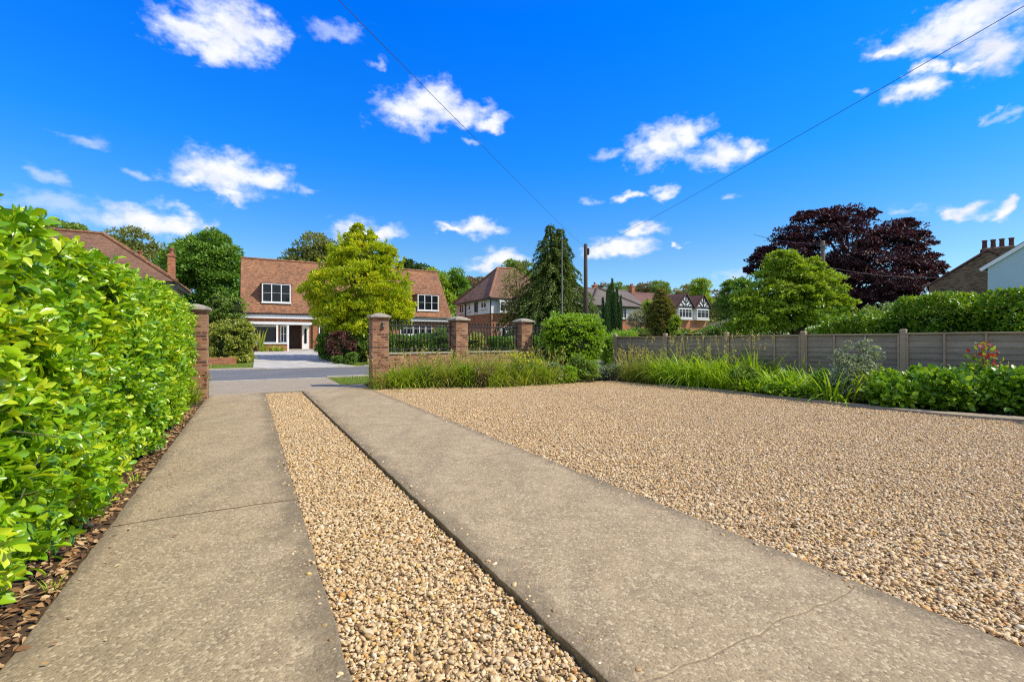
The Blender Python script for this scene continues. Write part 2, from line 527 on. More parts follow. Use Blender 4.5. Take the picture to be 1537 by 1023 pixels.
M['blade_fresh'] = G('fresh_strap_blade', [(.085, .18, .010), (.15, .275, .012), (.22, .35, .02), (.32, .41, .04)], .42, .3, nscale=1.2)
M['blade_tan'] = G('tan_seed_stalk', [(.14, .16, .03), (.22, .22, .045), (.30, .26, .07), (.38, .31, .12)], .6, .25, nscale=2)
M['blade_olive'] = G('faded_grass_blade', [(.08, .13, .016), (.15, .205, .026), (.21, .24, .04), (.29, .27, .07)], .55, .25, nscale=2)
M['yellowflower'] = G('yellow_flower_head', [(.22, .27, .02), (.33, .34, .02), (.42, .38, .04)], .6, .3, nscale=3)
M['grass'] = G('lawn_blade', [(.10, .17, .015), (.15, .22, .025), (.21, .26, .04)], .5, .3, nscale=1)

# ------------------------------------------------------------------ leaves, blades, pebbles
UP = np.array([0, 0, 1.0])


def unit(v):
    return v / np.maximum(np.linalg.norm(v, axis=-1, keepdims=True), 1e-9)


T_DIAMOND = (np.array([(0, 0, 0), (-.5, .45, .09), (0, 1, -.05), (.5, .45, .09)]), [np.array([(0, 2, 1), (0, 3, 2)])])
T_OVAL = (np.array([(0, 0, 0), (0, .5, .0), (0, 1, -.14), (-.42, .26, .07), (-.45, .62, .05), (.42, .26, .07), (.45, .62, .05)]),
          [np.array([(0, 1, 4, 3), (0, 5, 6, 1)]), np.array([(1, 2, 4), (1, 6, 2)])])


T_OBOVATE = (np.array([(0, 0, 0), (0, .5, .0), (0, 1, -.13), (-.30, .25, .07), (-.5, .62, .09), (-.27, .88, -.01), (.30, .25, .07), (.5, .62, .09), (.27, .88, -.01)]),
             [np.array([(0, 1, 4, 3), (0, 6, 7, 1), (1, 2, 5, 4), (1, 7, 8, 2)])])


def place(tmpl, pos, d, g, L, W):
    """copies of a leaf template: d along the leaf, g rough facing"""
    tv, tf = tmpl
    d = unit(d)
    side = unit(np.cross(d, g))
    nn = np.cross(side, d)
    n, k = len(pos), len(tv)
    L = np.broadcast_to(L, (n,))[:, None, None]
    W = np.broadcast_to(W, (n,))[:, None, None]
    V = pos[:, None, :] + side[:, None, :] * tv[None, :, 0:1] * W + d[:, None, :] * tv[None, :, 1:2] * L + nn[:, None, :] * tv[None, :, 2:3] * L
    off = (np.arange(n) * k)[:, None, None]
    return V.reshape(-1, 3), [(f[None] + off).reshape(-1, f.shape[1]) for f in tf]


def rnd_dir(n):
    return unit(rng.normal(size=(n, 3)))


def leaves(name, m, pos, out, L, W, parent, tmpl=T_DIAMOND, wild=.8, droop=0.0, smooth=True):
    n = len(pos)
    d = out + rnd_dir(n) * wild + UP * (.15 - droop)
    g = out * .8 + UP * .7 + rnd_dir(n) * .7
    s = rng.uniform(.65, 1.25, n)
    V, polys = place(tmpl, pos, d, g, L * s, W * s)
    o = link(name, np_mesh(name, V, polys, smooth), m, parent)
    return o


def clumps_in(ells, nc, wexp=.58):
    """random clump centres in a union of ellipsoids (centre, radii), biased to the outside"""
    vols = np.array([e[1][0] * e[1][1] * e[1][2] for e in ells]) ** wexp
    idx = rng.choice(len(ells), nc, p=vols / vols.sum())
    C = np.array([e[0] for e in ells])[idx]
    R = np.array([e[1] for e in ells])[idx]
    u = rnd_dir(nc)
    r = rng.uniform(.25, 1.0, nc) ** .4
    return C + u * R * r[:, None] * .92, unit(u / R), R.min(1)


def crown(name, m, ells, nc, per, cr, L, W, parent, tmpl=T_DIAMOND, wild=.9, droop=0.0, flat=.85, wexp=.58, shoots=()):
    c, n, rmin = clumps_in(ells, nc, wexp)
    u = rnd_dir(nc * per)
    u[:, 2] = np.where(u[:, 2] < -.2, -u[:, 2] * .7, u[:, 2])
    rr = (np.minimum(cr, rmin * .8) * rng.uniform(.55, 1.3, nc)).repeat(per)
    pos = c.repeat(per, 0) + u * (rr * rng.uniform(.35, 1, nc * per) ** .5)[:, None] * np.array([1, 1, flat])
    out = unit(u + n.repeat(per, 0) * .7)
    for (p0, p1, r) in shoots:                  # upright leader shoots clothed in leaves
        k = 130
        t = rng.uniform(0, 1, (k, 1))
        sway = np.array([[random.uniform(-.12, .12), random.uniform(-.12, .12), 0]])
        q = rnd_dir(k) * np.array([1, 1, .5])
        pos = np.concatenate([pos, np.array(p0) * (1 - t) + np.array(p1) * t + sway * t ** 2 + q * r * (1.1 - t)])
        out = np.concatenate([out, unit(q * .7 + UP * 1.1)])
    return leaves(name, m, pos, out, L, W, parent, tmpl, wild, droop), c


def limbs(parent, m, base, top, r0, targets, k=9, name='trunk'):
    b = MB()
    base, top = Vector(base), Vector(top)
    mid = [base.lerp(top, t) + Vector((random.uniform(-.05, .05), random.uniform(-.05, .05), 0)) * (top - base).length * t for t in (0, .06, .3, .6, 1)]
    b.tube(mid, [r0 * 1.35, r0, r0 * .85, r0 * .6, r0 * .2], 8)
    sel = list(range(len(targets)))
    random.shuffle(sel)
    for i in sel[:k]:
        t = Vector(targets[i])
        hh = (t.z - base.z) / max(.5, top.z - base.z)
        s = base.lerp(top, min(.85, max(.22, hh * random.uniform(.4, .65))))
        q = s.lerp(t, .5) + Vector((0, 0, (t - s).length * .1))
        b.tube([s, q, t], [r0 * .42, r0 * .25, r0 * .07], 6, cap=False)
    return b.build(name, m, parent, smooth=True, uv=False)


def px_ell(px, py, rx, ry, Y, depth=None, dy=0.0):
    c = at(px, py, Y)
    sx, sz = rx / F * Y, ry / F * Y
    return ((c.x, c.y + dy, c.z), (sx, depth or sx * .95, sz))


def tree(name, label, Y, ells, m, nc, per, cr, L, W=None, trunk_px=None, bark='bark', cat='tree', r0=None, k=9, group=None, shoots=None, **kw):
    """ells in picture units at distance Y; built round the trunk foot at its real place"""
    px0 = trunk_px if trunk_px is not None else ells[0][0]
    x, y = xat(px0, Y), Y
    z = gz(x, y)
    es = [px_ell(e[0], e[1], e[2], e[3], Y, None, e[4] if len(e) > 4 else 0) for e in ells]
    loc = np.array([x, y, z])
    es = [(tuple(np.array(c) - loc), r) for c, r in es]
    if shoots:
        kw['shoots'] = [(tuple(np.array(at(p, yb, Y)) - loc + np.array([0, dy, 0])), tuple(np.array(at(p + sl, yt, Y)) - loc + np.array([0, dy, 0])), r) for p, yb, yt, sl, r, dy in shoots]
    root = empty(name, label, cat, (x, y, z), 0, group)
    o, c = crown('crown', M[m], es, nc, per, cr, L, W or L * .55, root, **kw)
    topz = max(e[0][2] + e[1][2] * .45 for e in es if e[1][2] > .62 * max(q[1][2] for q in es))
    tx = sum(e[0][0] for e in es) / len(es)
    limbs(root, M[bark], (0, 0, -.1), (tx * .6, 0, topz), r0 or max(.08, topz * .025), c, k)
    return root


def shrub(name, label, Y, ells, m, nc, per, cr, L, W=None, cat='shrub', stem='twig', group=None, tmpl=T_DIAMOND, core=True, x0=None, wild=.9, k=7, leafname='foliage', **kw):
    x, y = (xat(ells[0][0], Y) if x0 is None else x0), Y
    z = gz(x, y)
    loc = np.array([x, y, z])
    es = [px_ell(e[0], e[1], e[2], e[3], Y, None, e[4] if len(e) > 4 else 0) for e in ells]
    es = [(tuple(np.array(c) - loc), r) for c, r in es]
    root = empty(name, label, cat, (x, y, z), 0, group)
    o, c = crown(leafname, M[m], es, nc, per, cr, L, W or L * .5, root, tmpl, wild, **kw)
    b = MB()
    for i in range(min(k, len(c))):
        t = Vector(c[i])
        b.tube([(t.x * .15, t.y * .15, -.05), (t.x * .5, t.y * .5, t.z * .55), t], [.03, .02, .006], 5, cap=False)
    b.build('stem', M[stem], root, smooth=True, uv=False)
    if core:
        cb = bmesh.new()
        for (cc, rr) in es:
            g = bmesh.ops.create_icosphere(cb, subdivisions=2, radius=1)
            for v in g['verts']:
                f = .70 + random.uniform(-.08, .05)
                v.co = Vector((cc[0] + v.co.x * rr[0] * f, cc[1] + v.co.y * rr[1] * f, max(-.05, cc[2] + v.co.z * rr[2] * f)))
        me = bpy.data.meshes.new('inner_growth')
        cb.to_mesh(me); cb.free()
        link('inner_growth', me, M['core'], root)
    return root


def blades_data(base, az, lean, L, W, droop, seg=5):
    """curved tapering strips. base (n,3), az, lean from vertical, droop = extra bend over the length"""
    n = len(base)
    h = np.stack([np.cos(az), np.sin(az), np.zeros(n)], 1)
    side = np.stack([-np.sin(az), np.cos(az), np.zeros(n)], 1)
    p = base.copy()
    rows = []
    for i in range(seg + 1):
        t = i / seg
        w = W * (1 - t ** 2.2) * (.55 + .45 * min(1, t * 4))
        rows.append((p - side * (w / 2)[:, None], p + side * (w / 2)[:, None]))
        ang = lean + droop * t
        p = p + (h * np.sin(ang)[:, None] + UP * np.cos(ang)[:, None]) * (L / seg)[:, None]
    V = np.stack([r for pr in rows for r in pr], 1)
    k = 2 * (seg + 1)
    q = np.array([(2 * i, 2 * i + 1, 2 * i + 3, 2 * i + 2) for i in range(seg)])
    off = (np.arange(n) * k)[:, None, None]
    tip = V[:, -1]
    return V.reshape(-1, 3), (q[None] + off).reshape(-1, 4), tip


def clump(name, label, x, y, n, h, spread, w, m, cat='grass clump', group=None, droop=(.6, 1.6), stalks=0, stalk_h=1.3, parts=('blades', 'seed_stalks'), stalk_m='blade_tan', z=0.0, seed=True):
    root = empty(name, label, cat, (x, y, z), 0, group)
    a = rng.uniform(0, 2 * math.pi, n)
    r = spread * .35 * np.sqrt(rng.uniform(0, 1, n))
    base = np.stack([np.cos(a) * r, np.sin(a) * r, np.full(n, -.03)], 1)
    az = a + rng.normal(0, .5, n)
    L = h * rng.uniform(.5, 1.25, n) * random.uniform(.85, 1.15)
    lean = np.abs(rng.normal(0, .42, n)) * min(1.2, spread / h + .15) + .04
    V, q, _ = blades_data(base, az, lean, L, w * rng.uniform(.7, 1.3, n), rng.uniform(droop[0], droop[1], n))
    link(parts[0], np_mesh(parts[0], V, [q], True), M[m], root)
    if stalks:
        a = rng.uniform(0, 2 * math.pi, stalks)
        r = spread * .3 * np.sqrt(rng.uniform(0, 1, stalks))
        base = np.stack([np.cos(a) * r, np.sin(a) * r, np.full(stalks, -.03)], 1)
        V, q, tip = blades_data(base, a, rng.uniform(.0, .35, stalks), stalk_h * rng.uniform(.75, 1.2, stalks), np.full(stalks, .012), rng.uniform(.1, .6, stalks))
        if seed:
            k = 8
            pos = tip.repeat(k, 0) + rng.normal(0, 1, (stalks * k, 3)) * np.array([.018, .018, .07])
            V2, pl = place(T_DIAMOND, pos, rnd_dir(stalks * k) * .6 + UP, rnd_dir(stalks * k), .07, .03)
            V2f = V2
            polys = [q] + [p + len(V) for p in pl]
            V = np.concatenate([V, V2f])
        else:
            polys = [q]
        link(parts[1], np_mesh(parts[1], V, polys, True), M[stalk_m], root)
    return root

# ================================================================== camera, sun, sky
cam = bpy.data.cameras.new('camera')
cam.sensor_fit = 'HORIZONTAL'; cam.sensor_width = 36
cam.lens = F / 1537 * 36
cam.clip_start = .05; cam.clip_end = 2000
co = bpy.data.objects.new('camera', cam)
COL.objects.link(co)
co.location = (0, 0, EYE); co.rotation_euler = (math.pi / 2, 0, 0)
SC.camera = co

SUN_AZ, SUN_EL = math.radians(101), math.radians(48)       # azimuth clockwise from the view direction
sd = Vector((math.sin(SUN_AZ) * math.cos(SUN_EL), math.cos(SUN_AZ) * math.cos(SUN_EL), math.sin(SUN_EL)))
sl = bpy.data.lights.new('sun', 'SUN')
sl.energy = 4.3; sl.angle = math.radians(.53); sl.color = (1.0, .90, .72)
so = bpy.data.objects.new('sun', sl)
COL.objects.link(so)
so.rotation_euler = sd.to_track_quat('Z', 'Y').to_euler()

CLOUDS = [(290, 45, 62, 28), (348, 42, 62, 44), (398, 52, 34, 26), (330, 72, 40, 26),
          (615, 170, 48, 30), (648, 152, 48, 26), (690, 165, 40, 22), (735, 180, 24, 11),
          (335, 262, 70, 32), (290, 270, 46, 16), (395, 270, 46, 18), (350, 292, 36, 10),
          (990, 222, 46, 30), (1030, 200, 36, 22), (1080, 232, 52, 20), (1118, 222, 22, 20),
          (1400, 48, 84, 24), (1460, 25, 74, 34), (1500, 70, 54, 40), (1372, 130, 42, 18), (1408, 92, 24, 16), (1340, 68, 28, 12), (1450, 96, 22, 10),
          (1000, 291, 24, 11), (942, 299, 22, 8), (972, 346, 32, 10), (932, 370, 46, 15), (905, 378, 28, 10),
          (715, 342, 34, 13), (678, 345, 20, 6), (752, 390, 40, 14), (735, 396, 24, 10),
          (535, 352, 44, 20), (570, 352, 28, 14), (225, 330, 80, 20), (270, 332, 44, 16),
          (1440, 318, 36, 11), (1418, 322, 18, 8), (1502, 314, 18, 11), (1018, 366, 8, 5)]
WISPS = [(500, 46, 42, 18), (522, 40, 22, 16), (122, 207, 44, 12), (74, 266, 30, 13), (563, 97, 12, 9), (465, 288, 20, 9), (80, 312, 90, 20), (150, 330, 70, 18),
         (916, 234, 26, 10), (1352, 320, 28, 8), (1512, 170, 30, 9), (1480, 168, 12, 10), (1100, 295, 16, 7), (1290, 137, 14, 8), (1375, 126, 40, 16), (712, 216, 14, 7), (888, 300, 14, 7), (210, 262, 22, 10), (1090, 415, 30, 8)]


def build_world():
    w = bpy.data.worlds.new('World')
    SC.world = w
    w.use_nodes = True
    nt = w.node_tree
    bg = nt.nodes['Background']
    sky = N(nt, 'TexSky', sky_type='NISHITA', sun_disc=False, sun_elevation=SUN_EL, sun_rotation=SUN_AZ, altitude=0, air_density=1.0, dust_density=.25, ozone_density=3.0)
    hs = N(nt, 'HueSaturation', {'Saturation': 1.32, 'Value': 1.0, 'Color': sky.outputs[0]})
    tc = N(nt, 'TexCoord')
    v = N(nt, 'VectorMath', {0: tc.outputs['Generated']}, operation='NORMALIZE').outputs[0]
    s = N(nt, 'SeparateXYZ', {0: v})
    az = N(nt, 'Math', {0: s.outputs[0], 1: s.outputs[1]}, operation='ARCTAN2')
    el = N(nt, 'Math', {0: s.outputs[2]}, operation='ARCSINE')
    ae = N(nt, 'CombineXYZ', {0: az.outputs[0], 1: el.outputs[0]}).outputs[0]
    sc = N(nt, 'Mapping', {'Vector': ae, 'Scale': (1, 1.5, 1)})
    w1 = noise(nt, sc.outputs[0], 17.0, 6, .55)
    w2 = N(nt, 'VectorMath', {0: w1.outputs['Color'], 1: (.5, .5, .5)}, operation='SUBTRACT')
    wp = N(nt, 'VectorMath', {0: w2.outputs[0], 1: (.105, .075, 0), 2: ae}, operation='MULTIPLY_ADD').outputs[0]

    def chain(lst):
        cur = None
        for (px, py, rx, ry) in lst:
            A = math.atan((px - CX) / F)
            E = math.atan((CY - py) / F * math.cos(A))
            dA = rx / F * math.cos(A) ** 2
            dE = ry / F * math.cos(A) * math.cos(E) ** 2
            m = N(nt, 'VectorMath', {0: wp, 1: (1 / dA, 1 / dE, 0), 2: (-A / dA, -E / dE, 0)}, operation='MULTIPLY_ADD')
            l = N(nt, 'VectorMath', {0: m.outputs[0]}, operation='LENGTH')
            if cur is None: cur = l.outputs['Value']
            else: cur = N(nt, 'Math', {0: cur, 1: l.outputs['Value'], 2: .25}, operation='SMOOTH_MIN').outputs[0]
        return cur
    det = noise(nt, sc.outputs[0], 42.0, 5, .6)
    d1 = N(nt, 'Math', {0: det.outputs[0], 1: 1.3, 2: chain(CLOUDS)}, operation='MULTIPLY_ADD')
    d2 = N(nt, 'Math', {0: det.outputs[0], 1: 1.3, 2: chain(WISPS)}, operation='MULTIPLY_ADD')
    a1 = mrange(nt, d1.outputs[0], 2.05, .92, 0, 1, True)
    a2 = mrange(nt, d2.outputs[0], 1.9, .7, 0, .5, True)
    a = N(nt, 'Math', {0: a1, 1: a2}, operation='MAXIMUM')
    body = mrange(nt, d1.outputs[0], .7, 1.5)
    cc = mixc(nt, body, (5.7, 5.75, 5.9), (4.5, 5.0, 5.9))
    shade = noise(nt, sc.outputs[0], 12.0, 4, .6)
    cc = mixc(nt, mrange(nt, shade.outputs[0], .46, .68, 0, .65), cc, (3.9, 4.2, 5.1))
    grade = ramp(nt, s.outputs[2], [(0, (.85, .9, .92)), (.167, (.72, .85, .95)), (.342, (.17, .90, 1.42)), (.56, (.0, .90, 1.85)), (.8, (.5, 1.0, 1.35)), (1, (.6, 1, 1.3))])
    skc = mixc(nt, 1.0, hs.outputs[0], grade, 'MULTIPLY')
    # unseen broken cloud overhead and behind, added to whiten and brighten the ambient light
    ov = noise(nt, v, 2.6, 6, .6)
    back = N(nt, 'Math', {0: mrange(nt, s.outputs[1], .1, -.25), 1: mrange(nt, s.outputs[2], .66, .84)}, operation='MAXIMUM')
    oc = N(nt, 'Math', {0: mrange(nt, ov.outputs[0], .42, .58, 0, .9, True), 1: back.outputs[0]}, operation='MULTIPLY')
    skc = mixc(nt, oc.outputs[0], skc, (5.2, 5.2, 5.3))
    out = mixc(nt, a.outputs[0], skc, cc)
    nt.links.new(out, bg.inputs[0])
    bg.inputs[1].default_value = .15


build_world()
SC.view_settings.view_transform = 'Standard'
SC.view_settings.look = 'None'
SC.view_settings.gamma = 1.0
SC.view_settings.exposure = 0.25
SC.view_settings.use_curve_mapping = False
SC.cycles.use_denoising = False
SC.cycles.denoiser = 'OPENIMAGEDENOISE'
SC.cycles.filter_width = 1.15
SC.cycles.max_bounces = 7
SC.cycles.diffuse_bounces = 3
SC.cycles.glossy_bounces = 3
SC.cycles.transmission_bounces = 4
SC.cycles.sample_clamp_indirect = 6.0
SC.cycles.use_adaptive_sampling = True
SC.cycles.adaptive_threshold = .01


# ================================================================== ground and paths
def sheet(name, pts, z, m, kind='structure', cat=None, label=None, thick=0.0, sub=0):
    """a flat polygon given in world x,y"""
    b = bmesh.new()
    vs = [b.verts.new((p[0], p[1], z)) for p in pts]
    f = b.faces.new(vs)
    if f.normal.z < 0: f.normal_flip()
    if thick:
        r = bmesh.ops.extrude_face_region(b, geom=[f])
        for v in r['geom']:
            if isinstance(v, bmesh.types.BMVert): v.co.z -= thick
        bmesh.ops.recalc_face_normals(b, faces=b.faces)
    me = bpy.data.meshes.new(name)
    b.to_mesh(me); b.free()
    return tag(link(name, me, m), label, cat, kind=kind)


def xy(*ab):
    return [tuple(P(a, b)[:2]) for a, b in ab]


aa = [-500, -200, -80, -40, -20, -8, -3, 0, 3, 8, 16, 26, 40, 80, 200, 500]
bb = [-80, -20, -4, 4, 12, 18.7, 26.3, 29, 32, 35, 38, 41, 60, 100, 200, 400, 800]
V, Q = [], []
for b in bb:
    for a in aa:
        p = P(a, b)
        V.append((p.x, p.y, gz(p.x, p.y) - (.10 if b < 20 else .03)))
for j in range(len(bb) - 1):
    for i in range(len(aa) - 1):
        k = j * len(aa) + i
        Q.append((k, k + 1, k + 1 + len(aa), k + len(aa)))
tag(link('ground', np_mesh('ground', np.array(V), [np.array(Q)], True), M['turf']), kind='structure')

tag(sheet('road', xy((-200, 18.9), (200, 18.9), (200, 26.1), (-200, 26.1)), -.012, M['asphalt']))
SLAB_L, SLAB_R = (-.90, .36), (1.25, 3.0)


def jag(c, r, n):
    q = random.Random(int(c * 100))
    w, out = 0.0, []
    for t in range(n + 1):
        w = w * .86 + q.uniform(-r, r) * 1.5
        out.append(w + q.uniform(-r, r) * .5)
    return out


def slab_run(name, a0, a1, cuts, z, end_in=None):
    """cast concrete track: one sheet of slabs parted by narrow uneven joints"""
    b = bmesh.new()
    for i in range(len(cuts) - 1):
        (c0, r0), (c1, r1) = cuts[i], cuts[i + 1]
        n = 26
        lo = [(a0 + (a1 - a0) * t / n, c0 + (.0018 if r0 > .007 else .012) + j) for t, j in enumerate(jag(c0, r0, n))]
        hi = [(a0 + (a1 - a0) * t / n, c1 - (.0018 if r1 > .007 else .012) + j + random.uniform(-.0022, .0022)) for t, j in enumerate(jag(c1, r1, n))]
        m_ = int(max(3, (c1 - c0) * 9))
        rt = [(a1 + random.uniform(-.006, .006), c0 + (c1 - c0) * t / m_) for t in range(1, m_)]
        lf = [(a0 + random.uniform(-.006, .006), c0 + (c1 - c0) * t / m_) for t in range(1, m_)][::-1]
        top = [b.verts.new(P(p[0], p[1], z)) for p in lo + rt + hi[::-1] + lf]
        f = b.faces.new(top)
        r = bmesh.ops.extrude_face_region(b, geom=[f])
        for v in r['geom']:
            if isinstance(v, bmesh.types.BMVert): v.co.z -= .12
    bmesh.ops.recalc_face_normals(b, faces=b.faces)
    me = bpy.data.meshes.new(name)
    b.to_mesh(me); b.free()
    o = tag(link(name, me, M['concrete']), kind='structure')
    bv = o.modifiers.new('worn_edge', 'BEVEL')
    bv.width = .008; bv.segments = 2; bv.limit_method = 'ANGLE'; bv.angle_limit = math.radians(50)
    return o


slab_run('path', *SLAB_L, [(-4, .002), (.55, .002), (4.48, .006), (8.6, .005), (11.7, .003), (14.2, .002)], .0)
slab_run('path', *SLAB_R, [(-4, .002), (1.42, .009), (5.1, .005), (7.66, .005), (8.95, .003), (11.0, .003), (14.2, .002)], .0)
sheet('joint_fill', xy((-.88, -4), (.34, -4), (.34, 14.19), (-.88, 14.19)), -.003, M['sand_fill'])
sheet('joint_fill', xy((1.27, -4), (2.98, -4), (2.98, 14.19), (1.27, 14.19)), -.003, M['pale_fill'])
sheet('pavement', xy((-1.6, 14.22), (3.12, 14.22), (3.12, 15.5), (2.5, 15.55), (2.5, 18.75), (-1.6, 18.75)), -.004, M['concrete_street'], thick=.1)
sheet('pavement', xy((-60, 14.6), (-1.63, 14.6), (-1.63, 16.4), (-60, 16.4)), -.006, M['concrete_street'], thick=.1)
sheet('verge', xy((2.53, 15.52), (40, 15.9), (40, 18.75), (2.53, 18.75)), -.012, M['turf'])
sheet('verge', xy((-60, 16.42), (-1.63, 16.42), (-1.63, 18.75), (-60, 18.75)), -.012, M['turf'])
for nm, segs in (('kerb', [(-60, -1.6, .05), (-1.6, 2.5, .012), (2.5, 60, .06)]),):
    mb = MB()
    for a0, a1, h in segs:
        k = int((a1 - a0) / .9)
        for i in range(k):
            u = a0 + (a1 - a0) * i / k
            mb.box(u, a0 + (a1 - a0) * (i + 1) / k - .008, 18.76, 18.89, -.1, h)
    tag(mb.build('kerb', M['kerb'], rz=TH, bevel=.01), kind='structure')
mb = MB()
for i in range(130):
    u = -60 + i * .92
    mb.box(u, u + .91, 26.11, 26.24, -.1, .02 if .3 < u < 4.6 else .07)
tag(mb.build('kerb', M['kerb'], rz=TH, bevel=.01), kind='structure')

# the drive of the house opposite: follows the rising ground
V, Q = [], []
for b in [26.25, 29, 32, 35, 38, 41, 42.9]:
    t = (b - 26.25) / 16.6
    for a in (.15 + .2 * t, 5.0 - 1.2 * min(1, t * 4) + 1.4 * t * t):
        p = P(a, b)
        V.append((p.x, p.y, gz(p.x, p.y) + .012))
for j in range(6): Q.append((2 * j, 2 * j + 1, 2 * j + 3, 2 * j + 2))
tag(link('house_driveway', np_mesh('house_driveway', np.array(V), [np.array(Q)]), M['paver']), kind='structure')

# beds
LEFT_BED = [(-4.25, 14.42), (-.9, 14.5), (1.65, 15.9), (3.45, 16.75), (4.2, 18.6), (.6, 18.0), (-1.7, 16.5), (-3.9, 14.6)]
RIGHT_BED = [(3.6, 16.4), (5.6, 13.5), (7.05, 10.75), (8.15, 9.15), (9.1, 8.5), (11.2, 6.9), (14, 5.6), (14.8, 6.2), (4.1, 18.9), (3.5, 17.4)]
sheet('flower_bed', LEFT_BED, -.016, M['soil'])
sheet('flower_bed', RIGHT_BED, -.012, M['soil'])
sheet('flower_bed', xy((-3.2, -4), (-.89, -4), (-.89, 13.2), (-3.2, 13.2)), -.022, M['soil'])
STRIP = [(4.6, 14.95), (5.6, 13.45), (7.05, 10.68), (8.15, 9.08), (9.1, 8.43), (11.2, 6.8), (14, 5.5), (13.7, 5.05), (10.85, 6.3), (8.85, 7.95), (7.95, 8.75), (6.9, 10.48), (5.5, 13.36)]
sheet('path', STRIP, .022, M['concrete_street'], thick=.08)

RG = xy((3.0, -4), (3.0, 14.2)) + [(-4.2, 14.4), (-.9, 14.48), (1.65, 15.88), (3.5, 16.6), (4.6, 14.95), (5.5, 13.3), (6.9, 10.45), (7.95, 8.7), (8.85, 7.9), (10.85, 6.25), (13.7, 5.0)] + xy((13, -4))
RG.insert(2, tuple(P(3.0, 14.22)[:2]))
sheet('gravel_bed', xy((3.01, -4), (3.01, 14.2)) + RG[3:], -.036, M['gravel_base'])
sheet('gravel_bed', xy((.365, -4), (1.245, -4), (1.245, 14.2), (.365, 14.2)), -.050, M['gravel_base'])


def gnd(px, py):
    Y = F * EYE / (py - CY)
    return ((px - CX) / F * Y, Y)


CZ = [gnd(*p) for p in ((582, 588), (660, 583), (745, 580), (843, 575), (925, 573), (1000, 579), (1085, 589), (1000, 591), (900, 597), (800, 604), (640, 617), (600, 600))]
sheet('path', CZ, -.030, M['gravel_fine'], thick=.05)


def inside(pts, poly):
    x, y = pts[:, 0], pts[:, 1]
    r = np.zeros(len(pts), bool)
    for i in range(len(poly)):
        (x0, y0), (x1, y1) = poly[i], poly[i - 1]
        c = ((y0 > y) != (y1 > y)) & (x < (x1 - x0) * (y - y0) / (y1 - y0 + 1e-12) + x0)
        r ^= c
    return r


def ico(sub):
    b = bmesh.new()
    bmesh.ops.create_icosphere(b, subdivisions=sub, radius=1)
    b.verts.ensure_lookup_table()
    v = np.array([x.co[:] for x in b.verts]); f = np.array([[q.index for q in x.verts] for x in b.faces])
    b.free()
    return v, f


def rot_mats(n, tilt):
    az = rng.uniform(0, 2 * np.pi, n)
    tx, ty = rng.normal(0, tilt, n), rng.normal(0, tilt, n)
    ca, sa = np.cos(az), np.sin(az)
    Z = np.zeros(n); O = np.ones(n)
    Rz = np.stack([np.stack([ca, -sa, Z], 1), np.stack([sa, ca, Z], 1), np.stack([Z, Z, O], 1)], 1)
    Rx = np.stack([np.stack([O, Z, Z], 1), np.stack([Z, np.cos(tx), -np.sin(tx)], 1), np.stack([Z, np.sin(tx), np.cos(tx)], 1)], 1)
    Ry = np.stack([np.stack([np.cos(ty), Z, np.sin(ty)], 1), np.stack([Z, O, Z], 1), np.stack([-np.sin(ty), Z, np.cos(ty)], 1)], 1)
    return Rz @ Rx @ Ry


def pebbles(name, poly, zbase, dens, strays=None):
    """loose stones over one bed, finer meshes nearer the drive head"""
    P_ = np.array(poly)
    x0, y0, x1, y1 = max(-16, P_[:, 0].min()), .6, P_[:, 0].max(), P_[:, 1].max()
    n = int((x1 - x0) * (y1 - y0) * dens)
    pts = np.stack([rng.uniform(x0, x1, n), rng.uniform(y0, y1, n)], 1)
    dist = np.hypot(pts[:, 0], pts[:, 1])
    keep = inside(pts, poly) & (np.abs(pts[:, 0]) < pts[:, 1] * 1.3 + 1.5)
    keep &= rng.uniform(0, 1, n) < np.clip(1.35 - dist / 14, .42, 1)
    wob = .5 + .3 * np.sin(pts[:, 0] * 1.7 + pts[:, 1] * .9) + .25 * np.sin(pts[:, 0] * .8 - pts[:, 1] * 2.1 + 1)
    keep &= ~(inside(pts, CZ) & (rng.uniform(0, 1, n) > .36 + .5 * wob))
    pts, dist = pts[keep], dist[keep]
    zb = np.full(len(pts), zbase)
    if strays is not None:                      # stones kicked up on to the slabs beside the bed
        pts = np.concatenate([pts, strays]); zb = np.concatenate([zb, np.full(len(strays), -.004)])
        dist = np.hypot(pts[:, 0], pts[:, 1])
    Vs, Ps, off = [], [], 0
    for lo, hi, sub in ((0, 4.6, 2), (4.6, 99, 1)):
        s = (dist >= lo) & (dist < hi)
        p = pts[s]; k = len(p)
        if not k: continue
        v, f = ico(sub)
        f = f[(v[f][:, :, 2].mean(1) > (-.62 if sub == 2 else -.45))]
        base = np.tile(v, (k, 1, 1))
        base = base * (1 + .16 * np.sin(base[:, :, [1, 2, 0]] * rng.uniform(1, 3, (k, 1, 3)) + rng.uniform(0, 6, (k, 1, 3))))
        r = np.clip(rng.lognormal(math.log(.0075), .34, k), .0038, .019)
        sc = np.stack([r * rng.uniform(1.0, 1.6, k), r * rng.uniform(.75, 1.1, k), r * rng.uniform(.42, .75, k)], 1)
        base = base * sc[:, None, :]
        base = np.einsum('nij,nkj->nki', rot_mats(k, .35), base)
        z = zb[s] + r * .35 + rng.uniform(0, .012, k) * (zb[s] < -.01)
        base = base + np.stack([p[:, 0], p[:, 1], z], 1)[:, None, :]
        Vs.append(base.reshape(-1, 3))
        Ps.append((f[None] + (np.arange(k) * len(v))[:, None, None]).reshape(-1, 3) + off)
        off += k * len(v)
    o = link(name, np_mesh(name, np.concatenate(Vs), Ps, True), M['pebble'])
    tag(o, 'loose tan and brown pebbles covering the drive', 'gravel', kind='stuff')
    print(name, len(pts))


